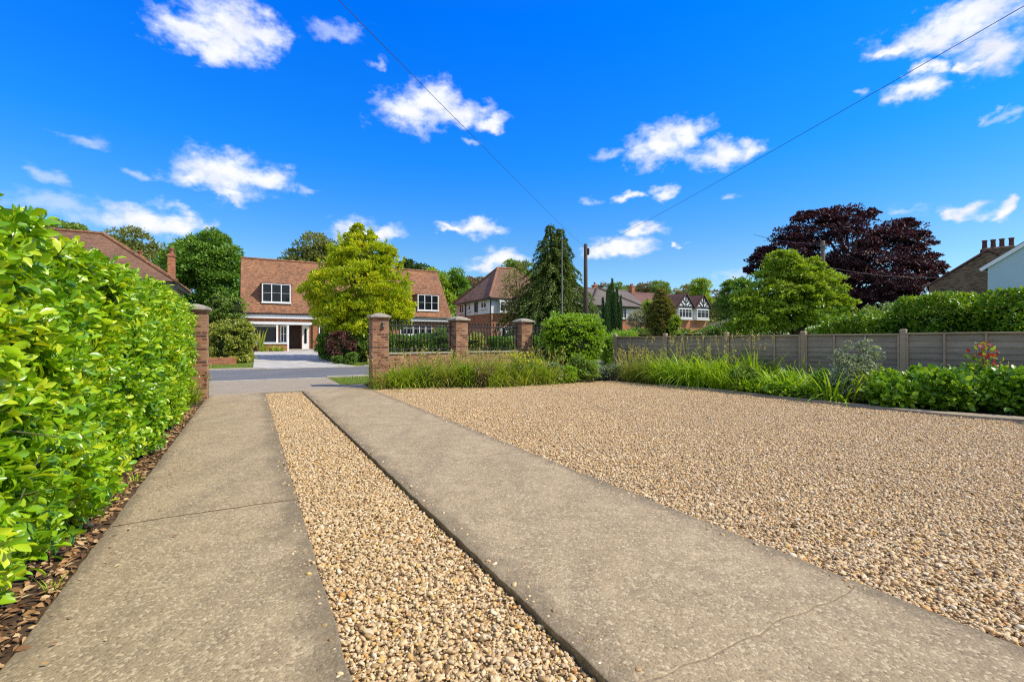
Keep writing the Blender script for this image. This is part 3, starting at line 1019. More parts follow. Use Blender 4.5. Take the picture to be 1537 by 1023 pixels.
def stray(edges, n=230):
    o = []
    for e, sg in edges:
        a = e + sg * np.abs(rng.normal(0, .055, n)); b = rng.uniform(1.2, 13, n)
        o.append(np.stack([a * CS - b * SN, a * SN + b * CS], 1))
    return np.concatenate(o)


pebbles('gravel', [tuple(p) for p in xy((.37, -1), (1.24, -1), (1.24, 14.2), (.37, 14.2))], -.048, 5600, stray(((.35, -1), (1.27, 1))))
pebbles('gravel', xy((3.01, -4), (3.01, 14.2)) + RG[3:], -.032, 4700, stray(((2.98, -1),)))

# lawn blades where the lawns show
def lawn(poly, n, h=.05):
    A = np.array(poly)
    pts = np.stack([rng.uniform(A[:, 0].min(), A[:, 0].max(), n), rng.uniform(A[:, 1].min(), A[:, 1].max(), n)], 1)
    pts = pts[inside(pts, poly)]
    k = len(pts)
    z = np.array([gz(x, y) for x, y in pts]) - .02
    V, q, _ = blades_data(np.column_stack([pts, z]), rng.uniform(0, 6.28, k), rng.uniform(0, .5, k), h * rng.uniform(.6, 1.4, k), np.full(k, .014), rng.uniform(0, .8, k), 2)
    tag(link('grass', np_mesh('grass', V, [q], True), M['grass']), 'short mown grass', 'grass', kind='stuff')


lawn(xy((2.56, 15.56), (5.2, 15.7), (5.2, 18.72), (2.56, 18.72)), 9000)
lawn(xy((-6.5, 26.3), (.12, 26.3), (.12, 29.5), (-6.5, 29.5)), 9000, .07)
lawn(xy((4.0, 26.3), (12, 26.3), (12, 30), (4.5, 30)), 9000, .07)

# leaf litter below the hedge and a few strays on the track
def litter():
    n = 2300
    a = -.925 - np.abs(rng.normal(0, .15, n)) + rng.normal(0, .02, n)
    b = rng.uniform(.4, 11.8, n)
    k = 110
    a = np.concatenate([a, rng.uniform(-.88, -.2, k) ** 1 * 1.0]); b = np.concatenate([b, rng.uniform(1.6, 11, k)])
    a[-k:] = -.88 + np.abs(rng.normal(0, .22, k))
    z = np.where(a < -.9, -.012, .006) + rng.uniform(0, .012, n + k)
    pos = np.stack([a * CS - b * SN, a * SN + b * CS, z], 1)
    d = rnd_dir(n + k) * np.array([1, 1, .18])
    g = UP + rnd_dir(n + k) * .6
    s = rng.uniform(.3, .95, n + k)
    s[-k:] *= .55
    V, pl = place(T_OVAL, pos, d, g, .072 * s, .036 * s * rng.uniform(.6, 1.2, n + k))
    tag(link('leaf_litter', np_mesh('leaf_litter', V, pl, True), M['litter']), 'dry brown leaves fallen along the foot of the laurel hedge', 'leaf litter', kind='stuff')


litter()

# ================================================================== laurel hedge on the left
def hedge_leafy():
    A0, B0 = -1.83, 6.4
    root = empty('laurel_hedge', 'tall glossy yellow-green laurel hedge lining the left edge of the concrete track', 'hedge', tuple(P(A0, B0)), TH)
    b0, b1 = -1.2, 6.45                      # local y range (near end .. gate pillar)
    ns = 15500
    # face, top, end
    kind = rng.choice(3, ns, p=[.66, .29, .05])
    y = rng.uniform(b0 - 4.7, b1, ns)
    z = rng.uniform(.08, 2.2, ns)
    x = rng.uniform(-.75, .8, ns)
    wob = lambda y, z: .055 * np.sin(y * 2.3 + z * 1.7) + .04 * np.sin(y * 5.1 - z * 4.2 + 1) + .03 * np.sin(y * 9.7 + z * 7)
    top = 2.12 - .17 * np.clip((3.5 - y) / 5.5, 0, 1) + .05 * np.sin(y * 1.9) + .04 * np.sin(y * 4.7 + 1) - .03 * np.clip((-2.0 - y) / 1.5, 0, 1.5)
    face_x = .78 + wob(y, z) - .05 * np.clip((.40 - z) / .40, 0, 1) ** 1.3 - .22 * np.clip((z - 1.85) / .35, 0, 1) ** 2
    face_x = face_x - .20 * np.clip((y - 2.6) / 3.2, 0, 1)
    x = np.minimum(x, face_x)
    px_ = np.where(kind == 0, face_x, x)
    pz = np.where(kind == 0, np.minimum(z, top), top - .12 * np.clip(x / .8, 0, 1) ** 4 + wob(x * 3, y))
    pz = np.where(kind == 2, z, pz)
    py_ = np.where(kind == 2, b1 + wob(x, z), y)
    out = np.zeros((ns, 3))
    out[kind == 0] = (1, 0, 0); out[kind == 1] = (0.1, 0, 1); out[kind == 2] = (0, 1, 0.1)
    out[:, 2] += np.where(kind == 0, np.clip((z - 1.6) / .6, 0, 1), 0)
    out = unit(out)
    hol = np.sin(y * 5.3 + 1.7 * np.sin(z * 4.1)) * np.sin(z * 6.1 + 1.3 * np.sin(y * 3.7 + 2)) + .45 * np.sin(y * 13 + z * 9) * np.sin(z * 12 - y * 7)
    dep = .17 * np.clip((hol - .25) / .5, 0, 1)
    tip = np.stack([px_, py_, pz], 1) - out * (np.abs(rng.normal(0, .075, ns)) + dep)[:, None] + out * .05 * rng.uniform(0, 1.6, (ns, 1)) ** 2
    ax = unit(out * .75 + UP * rng.uniform(-.15, .75, (ns, 1)) + rnd_dir(ns) * .6)
    k = 6
    t = np.tile(np.arange(k) / (k - 1), ns)
    axr, tipr, outr = ax.repeat(k, 0), tip.repeat(k, 0), out.repeat(k, 0)
    u = unit(np.cross(axr, UP + .01))
    w = np.cross(axr, u)
    phi = (np.tile(np.arange(k) * 2.4, ns) + rng.uniform(0, 6.28, ns).repeat(k)) + rng.normal(0, .3, ns * k)
    rad = u * np.cos(phi)[:, None] + w * np.sin(phi)[:, None]
    pos = tipr - axr * (.11 * (1 - t))[:, None]
    open_ = (1.15 - .75 * t)[:, None]
    d = unit(axr * np.cos(open_) + rad * np.sin(open_) + np.array([0, 0, -.12]))
    g = axr * np.sin(open_) - rad * np.cos(open_) * .9 + axr * .35 + rnd_dir(ns * k) * .22
    L = .096 * rng.uniform(.7, 1.25, ns * k) * (1 - .28 * t)
    V, pl = place(T_OBOVATE, pos, d, g, L, L * .50)
    link('foliage', np_mesh('foliage', V, pl, True), M['laurel'], root)
    # twigs
    mb = MB()
    for i in range(0, ns, 9):
        p = Vector(tip[i]); q = p - Vector(ax[i]) * .22
        mb.tube([q, p], [.005, .003], 4, cap=False)
    for i in range(26):
        yy = b0 - 4 + i * (b1 - b0 + 4) / 26
        mb.tube([(.1, yy, -.05), (.2, yy + random.uniform(-.2, .2), .5), (.45, yy + random.uniform(-.4, .4), 1.3)], [.03, .022, .01], 6, cap=False)
    mb.build('stem', M['twig'], root, uv=False)
    # opaque core against see-through, interior shade held in its near-black colour
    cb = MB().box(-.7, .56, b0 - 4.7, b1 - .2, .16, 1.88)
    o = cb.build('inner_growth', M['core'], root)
    return root


hedge_leafy()

# ================================================================== gate piers, dwarf walls, railings
PIERS = [(-3.97, 14.3), (-1.82, 16.2), (.42, 17.7)]


def pier(name, label, x, y, rz, w=.48, h=2.03, group='brick gate piers', fitting=False):
    root = empty(name, label, 'pier', (x, y, 0), rz, group)
    s = MB().box(-w / 2, w / 2, -w / 2, w / 2, -.15, h)
    s.build('shaft', M['brick'], root, bevel=.008)
    c = MB().box(-w / 2 - .065, w / 2 + .065, -w / 2 - .065, w / 2 + .065, h + .002, h + .062)
    e = w / 2 + .05
    c.frustum(0, 0, h + .062, h + .115, e, e, e * .62, e * .62)
    c.frustum(0, 0, h + .115, h + .15, e * .62, e * .62, e * .15, e * .15)
    c.build('cap', M['stone'], root, bevel=.012)
    if fitting:
        f = MB().tube([(.06, -w / 2 - .001, h - .16), (.06, -w / 2 - .05, h - .16)], [.045, .04], 12)
        f.tube([(.06, -w / 2 - .03, h - .2), (.06, -w / 2 - .04, h - .30)], [.03, .035], 10)
        f.build('wall_fitting', M['steel'], root, smooth=True)
    return root


wd = [math.atan2(PIERS[1][1] - PIERS[0][1], PIERS[1][0] - PIERS[0][0]), math.atan2(PIERS[2][1] - PIERS[1][1], PIERS[2][0] - PIERS[1][0])]
pier('brick_pier', 'brick gate pier right of the drive opening with small grey fitting near its top', *PIERS[0], TH, fitting=True)
pier('brick_pier', 'brick pier with stone cap standing between the two iron railing panels', *PIERS[1], wd[0])
pier('brick_pier', 'brick pier with pointed stone cap nearest the round clipped bush', *PIERS[2], wd[1])
lp = P(-1.06, 13.35)
pier('brick_pier', 'brick gate pier at the far end of the laurel hedge, left of the drive opening', lp.x - .03, lp.y, TH, w=.46, h=2.06)


def rail_section(p, q, wl_label, rl_label, nbar):
    p, q = Vector((*p, 0)), Vector((*q, 0))
    d = (q - p)
    L = d.length
    rz = math.atan2(d.y, d.x)
    mid = (p + q) / 2
    h = L / 2 - .25
    wroot = empty('brick_wall', wl_label, 'wall', mid, rz, 'dwarf brick walls under the railings')
    MB().box(-h, h, -.11, .11, -.15, .94).build('brickwork', M['brick'], wroot, bevel=.005)
    MB().box(-h, h, -.145, .145, .942, 1.0).build('coping', M['stone'], wroot, bevel=.01)
    r = empty('iron_railing', rl_label, 'railing', mid + Vector((0, 0, 1.0)), rz, 'black iron railing panels')
    for z in (.08, .80):
        MB().box(-h, h, -.02, .02, z, z + .04).build('rail', M['iron'], r)
    b = MB().tube([(0, 0, .02), (0, 0, .9)], [.017, .017], 8)
    b.tube([(0, 0, .9), (0, 0, .925), (0, 0, 1.0)], [.017, .032, .002], 8)
    first = b.build('bar', M['iron'], r, smooth=True)
    for i in range(nbar):
        o = first if i == 0 else first.copy()
        if i:
            COL.objects.link(o); o.parent = r
        o.location = (-h + .07 + (2 * h - .14) * i / (nbar - 1), 0, 0)


rail_section(PIERS[0], PIERS[1], 'low red brick wall with stone coping under the left railing panel', 'black iron railing panel in front of the house, left of the middle brick pier', 19)
rail_section(PIERS[1], PIERS[2], 'low red brick wall with stone coping under the right railing panel', 'black iron railing panel between the middle brick pier and the pier by the round bush', 18)
rail_section(PIERS[2], (2.55, 19.05), 'low red brick wall running behind the round clipped bush', 'black iron railing panel mostly hidden behind the round clipped bush', 14)

# ================================================================== timber fence
FA, FB = Vector((3.9, 18.5, 0)), Vector((10.7, 10.0, 0))
fd = (FB - FA).normalized()
FP = 2.19


def fence():
    rz = math.atan2(fd.y, fd.x)
    s0 = FA + fd * .11
    root = empty('timber_fence', 'long grey weathered timber panel fence behind the right hand flower bed', 'fence', s0, rz)
    ht = [1.50, 1.505, 1.51, 1.515, 1.525, 1.545, 1.57, 1.58]
    for i in range(8):
        x = i * FP
        p = MB().box(x - .06, x + .06, -.06, .06, -.2, ht[i] + .07)
        p.frustum(x, 0, ht[i] + .072, ht[i] + .11, .075, .075, .05, .05)
        p.build('post', M['fence_post'], root, bevel=.006)
        if i == 7: break
        z1 = (ht[i] + ht[i + 1]) / 2
        x0, x1 = x + .065, x + FP - .065
        m = MB()
        n = 10
        for k in range(n):
            za, zb = .08 + (z1 - .12) * k / n, .08 + (z1 - .12) * (k + 1) / n + .022
            wv = [random.uniform(-.006, .006) for _ in range(5)]
            pts, fs = [], []
            for j in range(5):
                xx = x0 + (x1 - x0) * j / 4
                pts += [(xx, -.006 - .016, za + wv[j]), (xx, -.004, zb), (xx, .006, zb), (xx, -.010, za + wv[j])]
            for j in range(4):
                for e in range(4):
                    A, B = j * 4 + e, j * 4 + (e + 1) % 4
                    fs.append((A, B, B + 4, A + 4))
            m.poly(pts, fs)
        pn = m.build('panel', M['fence'], root)
        for xx in (x0 + .02, x0 + (x1 - x0) / 3, x0 + 2 * (x1 - x0) / 3, x1 - .02):
            MB().box(xx - .02, xx + .02, -.058, -.022, .06, z1 - .03).build('batten', M['fence_post'], pn, bevel=.003)
        MB().box(x0, x1, -.066, .035, z1 - .028, z1 + .012).build('top_rail', M['fence_post'], pn, bevel=.004)
    return root


fence()

# ================================================================== houses
def lbox(mb, O, U, Nn, u0, u1, v0, v1, d0, d1):
    """box in wall coordinates: u along the wall, v up, d out of the wall"""
    O, U, Nn = Vector(O), Vector(U), Vector(Nn)
    Z = Vector((0, 0, 1))
    c = lambda u, v, d: tuple(O + U * u + Z * v + Nn * d)
    mb.poly([c(u0, v0, d0), c(u1, v0, d0), c(u1, v0, d1), c(u0, v0, d1), c(u0, v1, d0), c(u1, v1, d0), c(u1, v1, d1), c(u0, v1, d1)],
            [(0, 1, 2, 3), (7, 6, 5, 4), (4, 5, 1, 0), (5, 6, 2, 1), (6, 7, 3, 2), (7, 4, 0, 3)])


def window(parent, O, U, Nn, w, h, cols=3, rows=2, transom=None, m='white', ft=.085, bar=.035, sill=True, base=0.0):
    f = MB()
    b, t = base + .004, base + .075
    lbox(f, O, U, Nn, 0, ft, 0, h, b, t)
    lbox(f, O, U, Nn, w - ft, w, 0, h, b, t)
    lbox(f, O, U, Nn, ft + .001, w - ft - .001, 0, ft, b, t - .003)
    lbox(f, O, U, Nn, ft + .001, w - ft - .001, h - ft, h, b, t - .003)
    for i in range(1, cols):
        u = w * i / cols
        lbox(f, O, U, Nn, u - ft * .42, u + ft * .42, ft, h - ft, b, t - .008)
    if rows > 1:
        for j in range(1, rows):
            v = h * j / rows if transom is None else transom * h
            lbox(f, O, U, Nn, ft, w - ft, v - bar / 2, v + bar / 2, b, t - .016)
    fr = f.build('window', M[m], parent)
    g = MB()
    lbox(g, O, U, Nn, ft * .5, w - ft * .5, ft * .5, h - ft * .5, b, base + .03)
    g.build('pane', M['glass'], fr)
    if sill:
        s = MB()
        lbox(s, O, U, Nn, -.06, w + .06, -.075, -.003, b, base + .13)
        s.build('sill', M['white'], fr)
    return fr


FRONT = ((1, 0, 0), (0, -1, 0))


def chimney(parent, x, y, z0, z1, w=.55, d=.55, pots=((0, 0),), m='brick_house', potm='pot', poth=.42):
    c = MB().box(x - w / 2, x + w / 2, y - d / 2, y + d / 2, z0, z1 - .2)
    c.box(x - w / 2 - .05, x + w / 2 + .05, y - d / 2 - .05, y + d / 2 + .05, z1 - .198, z1 - .08)
    c.frustum(x, y, z1 - .079, z1, w / 2, d / 2, w * .38, d * .38)
    o = c.build('chimney', M[m], parent)
    for (ox, oy) in pots:
        p = MB().lathe(x + ox, y + oy, [(.15, z1 - .03), (.135, z1 + .06), (.12, z1 + poth - .1), (.15, z1 + poth - .08), (.15, z1 + poth), (.105, z1 + poth), (.10, z1 + .1)], 12)
        p.build('chimney_pot', M[potm], o, smooth=True)
    return o


def gable_roof(parent, x0, x1, y0, y1, ze, zr, m, t=.12, name='roof', yr=None, ridge=True):
    yr = (y0 + y1) / 2 if yr is None else yr
    b = MB()
    b.slab([(x0, y0, ze), (x1, y0, ze), (x1, yr, zr), (x0, yr, zr)], t)
    b.slab([(x1, y1, ze), (x0, y1, ze), (x0, yr, zr), (x1, yr, zr)], t)
    if ridge:
        n = int((x1 - x0) / .45)
        for i in range(n):
            u = x0 + (x1 - x0) * i / n
            b.tube([(u, yr, zr - .03), (u + (x1 - x0) / n - .015, yr, zr - .02)], .12, 7)
    return b.build(name, M[m], parent)


def hip_roof(parent, x0, x1, y0, y1, ze, zr, il, ir, m, t=.10, name='roof', capm=None):
    yr = (y0 + y1) / 2
    A, B, C_, D = (x0, y0, ze), (x1, y0, ze), (x1, y1, ze), (x0, y1, ze)
    E, G_ = (x0 + il, yr, zr), (x1 - ir, yr, zr)
    b = MB()
    b.slab([A, B, G_, E], t); b.slab([C_, D, E, G_], t); b.slab([D, A, E], t); b.slab([B, C_, G_], t)
    o = b.build(name, M[m], parent)
    c = MB()
    for p, q in ((A, E), (D, E), (B, G_), (C_, G_), (E, G_)):
        p, q = Vector(p), Vector(q)
        n = max(2, int((q - p).length / .45))
        for i in range(n):
            c.tube([p.lerp(q, i / n) + Vector((0, 0, .01)), p.lerp(q, (i + .96) / n) + Vector((0, 0, .03))], .115, 6)
    c.build('ridge_tile', M[capm or m], o)
    return o


def walls(parent, x0, x1, y0, y1, z0, z1, m, name='wall'):
    return MB().box(x0, x1, y0, y1, z0, z1).build(name, M[m], parent)


# ---- the tile roofed house opposite the drive
def main_house():
    bF = 42.5
    a0, a1 = a_of(360, bF), a_of(678, bF)
    g = .55
    W = a1 - a0
    root = empty('house', 'long house with steep red tiled roof and two white dormer windows, across the road', 'house', tuple(P(a0, bF, g)), TH)
    lx = lambda px, y=.3: a_of(px, bF + y) - a0
    lz = lambda py, px, y=.3: z_of(py, a_of(px, bF + y), bF + y) - g
    D, ze, zr = 8.2, 3.02, 7.85
    # brick body, with the porch recess left open between the wall pieces
    xd0, xd1 = lx(433.5), lx(452)
    b = MB()
    b.box(.15, xd0, .35, D - .35, 0, ze - .02)
    b.box(xd1, W - .15, .35, D - .35, 0, ze - .02)
    b.box(xd0, xd1, 1.4, D - .35, 0, ze - .02)
    b.box(xd0, xd1, .352, 1.4, lz(487, 440), ze - .02)
    for xs, sx in ((.15, 1), (W - .15, -1)):
        b.poly([(xs, .35, ze), (xs, D - .35, ze), (xs, D / 2, zr - .2), (xs + sx * .2, .35, ze), (xs + sx * .2, D - .35, ze), (xs + sx * .2, D / 2, zr - .2)],
               [(0, 2, 1), (3, 4, 5), (0, 3, 5, 2), (1, 2, 5, 4)])
    b.build('wall', M['brick_house'], root)
    rf = gable_roof(root, 0, W, 0, D, ze, zr, 'tile_red', .13)
    for xs in (-.03, W - .03):
        v = MB()
        for q in ((-.02, D / 2), (D + .02, D / 2)):
            v.slab([(xs, q[0], ze - .16), (xs + .06, q[0], ze - .16), (xs + .06, q[1], zr - .16), (xs, q[1], zr - .16)], .2)
        v.build('verge_board', M['gutter'], rf)
    MB().box(.02, W - .02, .02, .10, ze - .42, ze - .13).build('fascia', M['white'], root)
    MB().box(.02, W - .02, .10, .348, ze - .16, ze - .135).build('soffit', M['white'], root)
    MB().tube([(0, -.05, ze - .10), (W, -.05, ze - .10)], .055, 8).build('gutter', M['gutter'], root)
    # flat porch canopy and what stands under it
    zc0, zc1 = lz(487.3, 410, -.7), lz(483.2, 410, -.7)
    xc0, xc1 = lx(373, -.7), lx(468, -.7)
    MB().box(xc0, xc1, -.72, .347, zc0, zc1).build('canopy', M['white'], root, bevel=.01)
    zs = lz(514.5, 400, .3)
    window(root, (lx(378), .35, zs), *FRONT, lx(416) - lx(378), lz(489, 400) - zs, 1, 1, sill=False)
    window(root, (lx(420), .35, zs), *FRONT, lx(430.5) - lx(420), lz(489, 425) - zs, 2, 2)
    for px in (415.5, 431.8):
        x = lx(px, -.62)
        MB().box(x - .07, x + .07, -.68, -.54, 0.0, zc0 - .002).build('post', M['white'], root, bevel=.008)
    d = MB().box(xd0 + .08, xd1 - .02, 1.33, 1.398, .17, lz(488, 443))
    for k in range(3):
        for j in range(2):
            u = xd0 + .16 + j * (xd1 - xd0 - .22) / 2
            d.box(u, u + (xd1 - xd0 - .4) / 2, 1.315, 1.335, .3 + k * .62, .82 + k * .62)
    dr = d.build('door', M['door_wood'], root)
    MB().tube([(xd1 - .14, 1.33, 1.1), (xd1 - .14, 1.27, 1.1), (xd1 - .26, 1.26, 1.1)], .02, 8).build('handle', M['steel'], dr)
    MB().box(xd0 - .1, xd1 + .9, -.55, 1.30, 0, .14).build('step', M['kerb'], root, bevel=.01)
    # white side door with a tall arched light
    u0, u1, zt = lx(453), lx(463), lz(488.5, 458)
    s = MB()
    s.box(u0, u1, .28, .348, .02, zt)
    sd = s.build('side_door', M['white'], root)
    w = u1 - u0
    pts = [(u0 + w * .32, .276, .6), (u0 + w * .68, .276, .6), (u0 + w * .68, .276, zt - .45)]
    for i in range(1, 8):
        t = math.pi * i / 8
        pts.append((u0 + w * .5 + w * .18 * math.cos(t), .276, zt - .45 + .2 * math.sin(t)))
    pts.append((u0 + w * .32, .276, zt - .45))
    MB().slab(pts, -.02).build('arched_pane', M['glass'], sd)
    # low brick wall under the big window, with white ledge
    px0, px1 = lx(384, -1.0), lx(430, -1.0)
    zl = lz(516.5, 410, -1.0)
    MB().box(px0, px1, -1.15, .345, -.02, zl - .01).build('planter_wall', M['brick_house'], root)
    MB().box(px0 - .06, px1 + .06, -1.22, .344, zl - .008, zl + .1).build('ledge', M['white'], root, bevel=.01)
    # windows further right
    for (p0, p1, t, q, c) in ((478, 494, 486, 503, 2), (520, 545, 486, 503, 3), (600, 648, 488.5, 503, 5)):
        z0 = lz(q, (p0 + p1) / 2)
        window(root, (lx(p0), .35, z0), *FRONT, lx(p1) - lx(p0), lz(t, (p0 + p1) / 2) - z0, c, 2, .68)
    MB().tube([(lx(468), .28, 0), (lx(468), .28, ze - .4)], .045, 8).build('downpipe', M['gutter'], root)
    # dormers
    slope = (zr - ze) / (D / 2)
    for (p0, p1, pt, pb) in ((392.5, 436, 426, 454.5), (626.5, 658, 442.5, 466.5)):
        pm = (p0 + p1) / 2
        y = .55
        x0, x1 = lx(p0, y), lx(p1, y)
        zb, zt = lz(pb, pm, y), lz(pt, pm, y)
        y = max(.35, (zb - .2 - ze) / slope)
        x0, x1 = lx(p0, y), lx(p1, y)
        zb, zt = lz(pb, pm, y), lz(pt, pm, y)
        yb = (zt - ze) / slope + .3
        dm = MB().box(x0 + .02, x1 - .02, y + .08, yb, zb - .25, zt).build('dormer', M['tile_red'], root)
        window(dm, (x0, y + .08, zb), *FRONT, x1 - x0, zt - zb, 3, 3, .5)
        xm = (x0 + x1) / 2
        zq = zt + .62
        e = .12
        r = MB()
        yk = (zq - ze) / slope
        fl, fr_ = (x0 - e, y - .02, zt + .01), (x1 + e, y - .02, zt + .01)
        bl, br_ = (x0 - e, yb, zt + .01), (x1 + e, yb, zt + .01)
        rf0, rb0 = (xm, y + .75, zq), (xm, yk + .25, zq)
        r.slab([fl, fr_, rf0], .07); r.slab([bl, fl, rf0, rb0], .07); r.slab([fr_, br_, rb0, rf0], .07)
        r.build('dormer_roof', M['tile_red'], dm)
    return root, lx, lz


main_house()


def neighbour_left():
    bF, aR = 36.6, -4.0
    root = empty('house', 'house with a brown hipped roof and two brick chimneys showing above the laurel hedge', 'house', tuple(P(aR, bF, .35)), TH)
    ze, zr, D, L = 4.75, 8.0, 7.6, 17.0
    walls(root, -L + .4, -.4, .4, D - .4, 0, ze - .02, 'render_white')
    MB().box(-L + .38, -.38, .38, D - .38, 0, 2.4).build('brick_plinth', M['brick_house'], root)
    hip_roof(root, -L, 0, 0, D, ze, zr, 4.4, 4.4, 'tile_brown', capm='tile_red')
    MB().box(-L + .05, -.05, .03, .09, ze - .30, ze - .11).build('fascia', M['gutter'], root)
    MB().box(-.09, -.03, .095, D - .1, ze - .30, ze - .11).build('fascia', M['gutter'], root)
    for a in (-4.6, -2.2):
        window(root, (a, .4, ze - 1.35), *FRONT, 1.5, .95, 3, 2, .7)
    window(root, (-.4, 1.6, ze - 1.35), (0, 1, 0), (1, 0, 0), 1.2, .95, 2, 1)
    for px, b, pz, zb in ((257, 42.5, 373, 3.5), (212, 44.6, 377, 4.2)):
        a = a_of(px, b)
        zt = z_of(pz, a, b) - .35 - .42
        chimney(root, a - aR, b - bF, zb, zt, .40, .62, ((0, -.12), (0, .14)) if px == 257 else ((-.1, 0),))


neighbour_left()


def white_house():
    bF = 37.6
    aL = a_of(734.5, bF)
    g = .4
    root = empty('house', 'white and brick house with a pointed hipped brown roof seen beyond the railings', 'house', tuple(P(aL, bF, g)), TH)
    z = lambda py: z_of(py, aL, bF) - g
    ze, W, D = z(446.5), 8.0, 8.6
    zb = z(470)
    Yr = aL + 3.0
    zr = z_of(402.5, Yr, bF + D / 2) - g
    walls(root, .3, W - .3, .3, D - .3, 0, zb, 'brick_house', 'brick_wall')
    walls(root, .26, W - .26, .26, D - .26, zb + .002, ze - .02, 'render_white')
    hip_roof(root, 0, W, 0, D, ze, zr, 3.0, 3.2, 'tile_brown', capm='tile_red')
    MB().box(-.03, W + .03, -.06, .02, ze - .16, ze - .02).build('gutter', M['gutter'], root)
    MB().box(-.06, .02, .03, D, ze - .16, ze - .02).build('gutter', M['gutter'], root)
    h = ze - zb
    # curved bay on the front
    window(root, (.95, .26, zb + .12), *FRONT, 2.6, h - .42, 5, 2, .72, base=.3)
    MB().box(.9, 3.6, -.04, .255, zb + .0, zb + .10).build('bay_base', M['white'], root)
    MB().box(.9, 3.6, -.06, .255, zb + h - .28, zb + h - .2).build('bay_top', M['white'], root)
    MB().tube([(.18, .2, 0), (.18, .2, ze - .15)], .05, 8).build('downpipe', M['gutter'], root)
    LEFT = ((0, 1, 0), (-1, 0, 0))
    for y, w, hh, v in ((1.1, 1.15, .85, .5), (3.0, .7, 1.0, .2), (4.6, .55, .8, .45), (6.2, 1.2, .95, .3)):
        window(root, (.26, y, zb + v), *LEFT, w, min(hh, h - v - .2), 2 if w > .8 else 1, 2, .7, m='white' if y != 3.0 else 'lead')
    MB().tube([(.1, 5.6, 0), (.1, 5.6, ze + .3)], .06, 8).build('downpipe', M['gutter'], root)
    window(root, (1.2, .3, .9), *FRONT, 2.4, 1.3, 4, 2, .7)


white_house()


def grey_house():
    bF = 50.0
    a0, a1 = a_of(862, bF), a_of(972, bF)
    g = .55
    W = a1 - a0
    root = empty('house', 'long house with a plain grey tiled roof behind the dark columnar cypress', 'house', tuple(P(a0, bF, g)), TH)
    am = (a0 + a1) / 2
    z = lambda py, dy=0: z_of(py, am, bF + dy) - g
    ze, zr, D = z(459.5), z(433, 4.4), 8.8
    zb = z(479)
    walls(root, .3, W - .3, .3, D - .3, 0, zb, 'brick_house', 'brick_wall')
    walls(root, .27, W - .27, .27, D - .27, zb + .002, ze - .02, 'render_white')
    gable_roof(root, 0, W, 0, D, ze, zr, 'tile_grey', .12)
    MB().box(0, W, -.05, .03, ze - .25, ze - .13).build('gutter', M['gutter'], root)
    # cross hip coming forward, its edges capped with dark tiles
    xm = a_of(925, bF) - a0
    hw = 4.6
    r = MB()
    r.slab([(xm - hw, -.35, ze + .02), (xm + hw, -.35, ze + .02), (xm, D / 2 - .3, zr + .06)], .1)
    o = r.build('cross_hip', M['tile_grey'], root)
    c = MB()
    for s in (-1, 1):
        c.tube([(xm + s * hw, -.35, ze + .06), (xm, D / 2 - .3, zr + .12)], .13, 6)
    c.build('hip_tile', M['pole'], o)
    chimney(root, xm, D / 2 + .3, zr - .9, zr + .55, .6, .6, ((0, 0),), 'brick_house', 'pot', .35)
    for p0, p1, c in ((889, 904, 3), (933, 942, 2), (955, 968, 3)):
        x0 = a_of(p0, bF) - a0
        window(root, (x0, .27, zb + .1), *FRONT, a_of(p1, bF) - a0 - x0, ze - zb - .3, c, 2, .68)
    return root


grey_house()


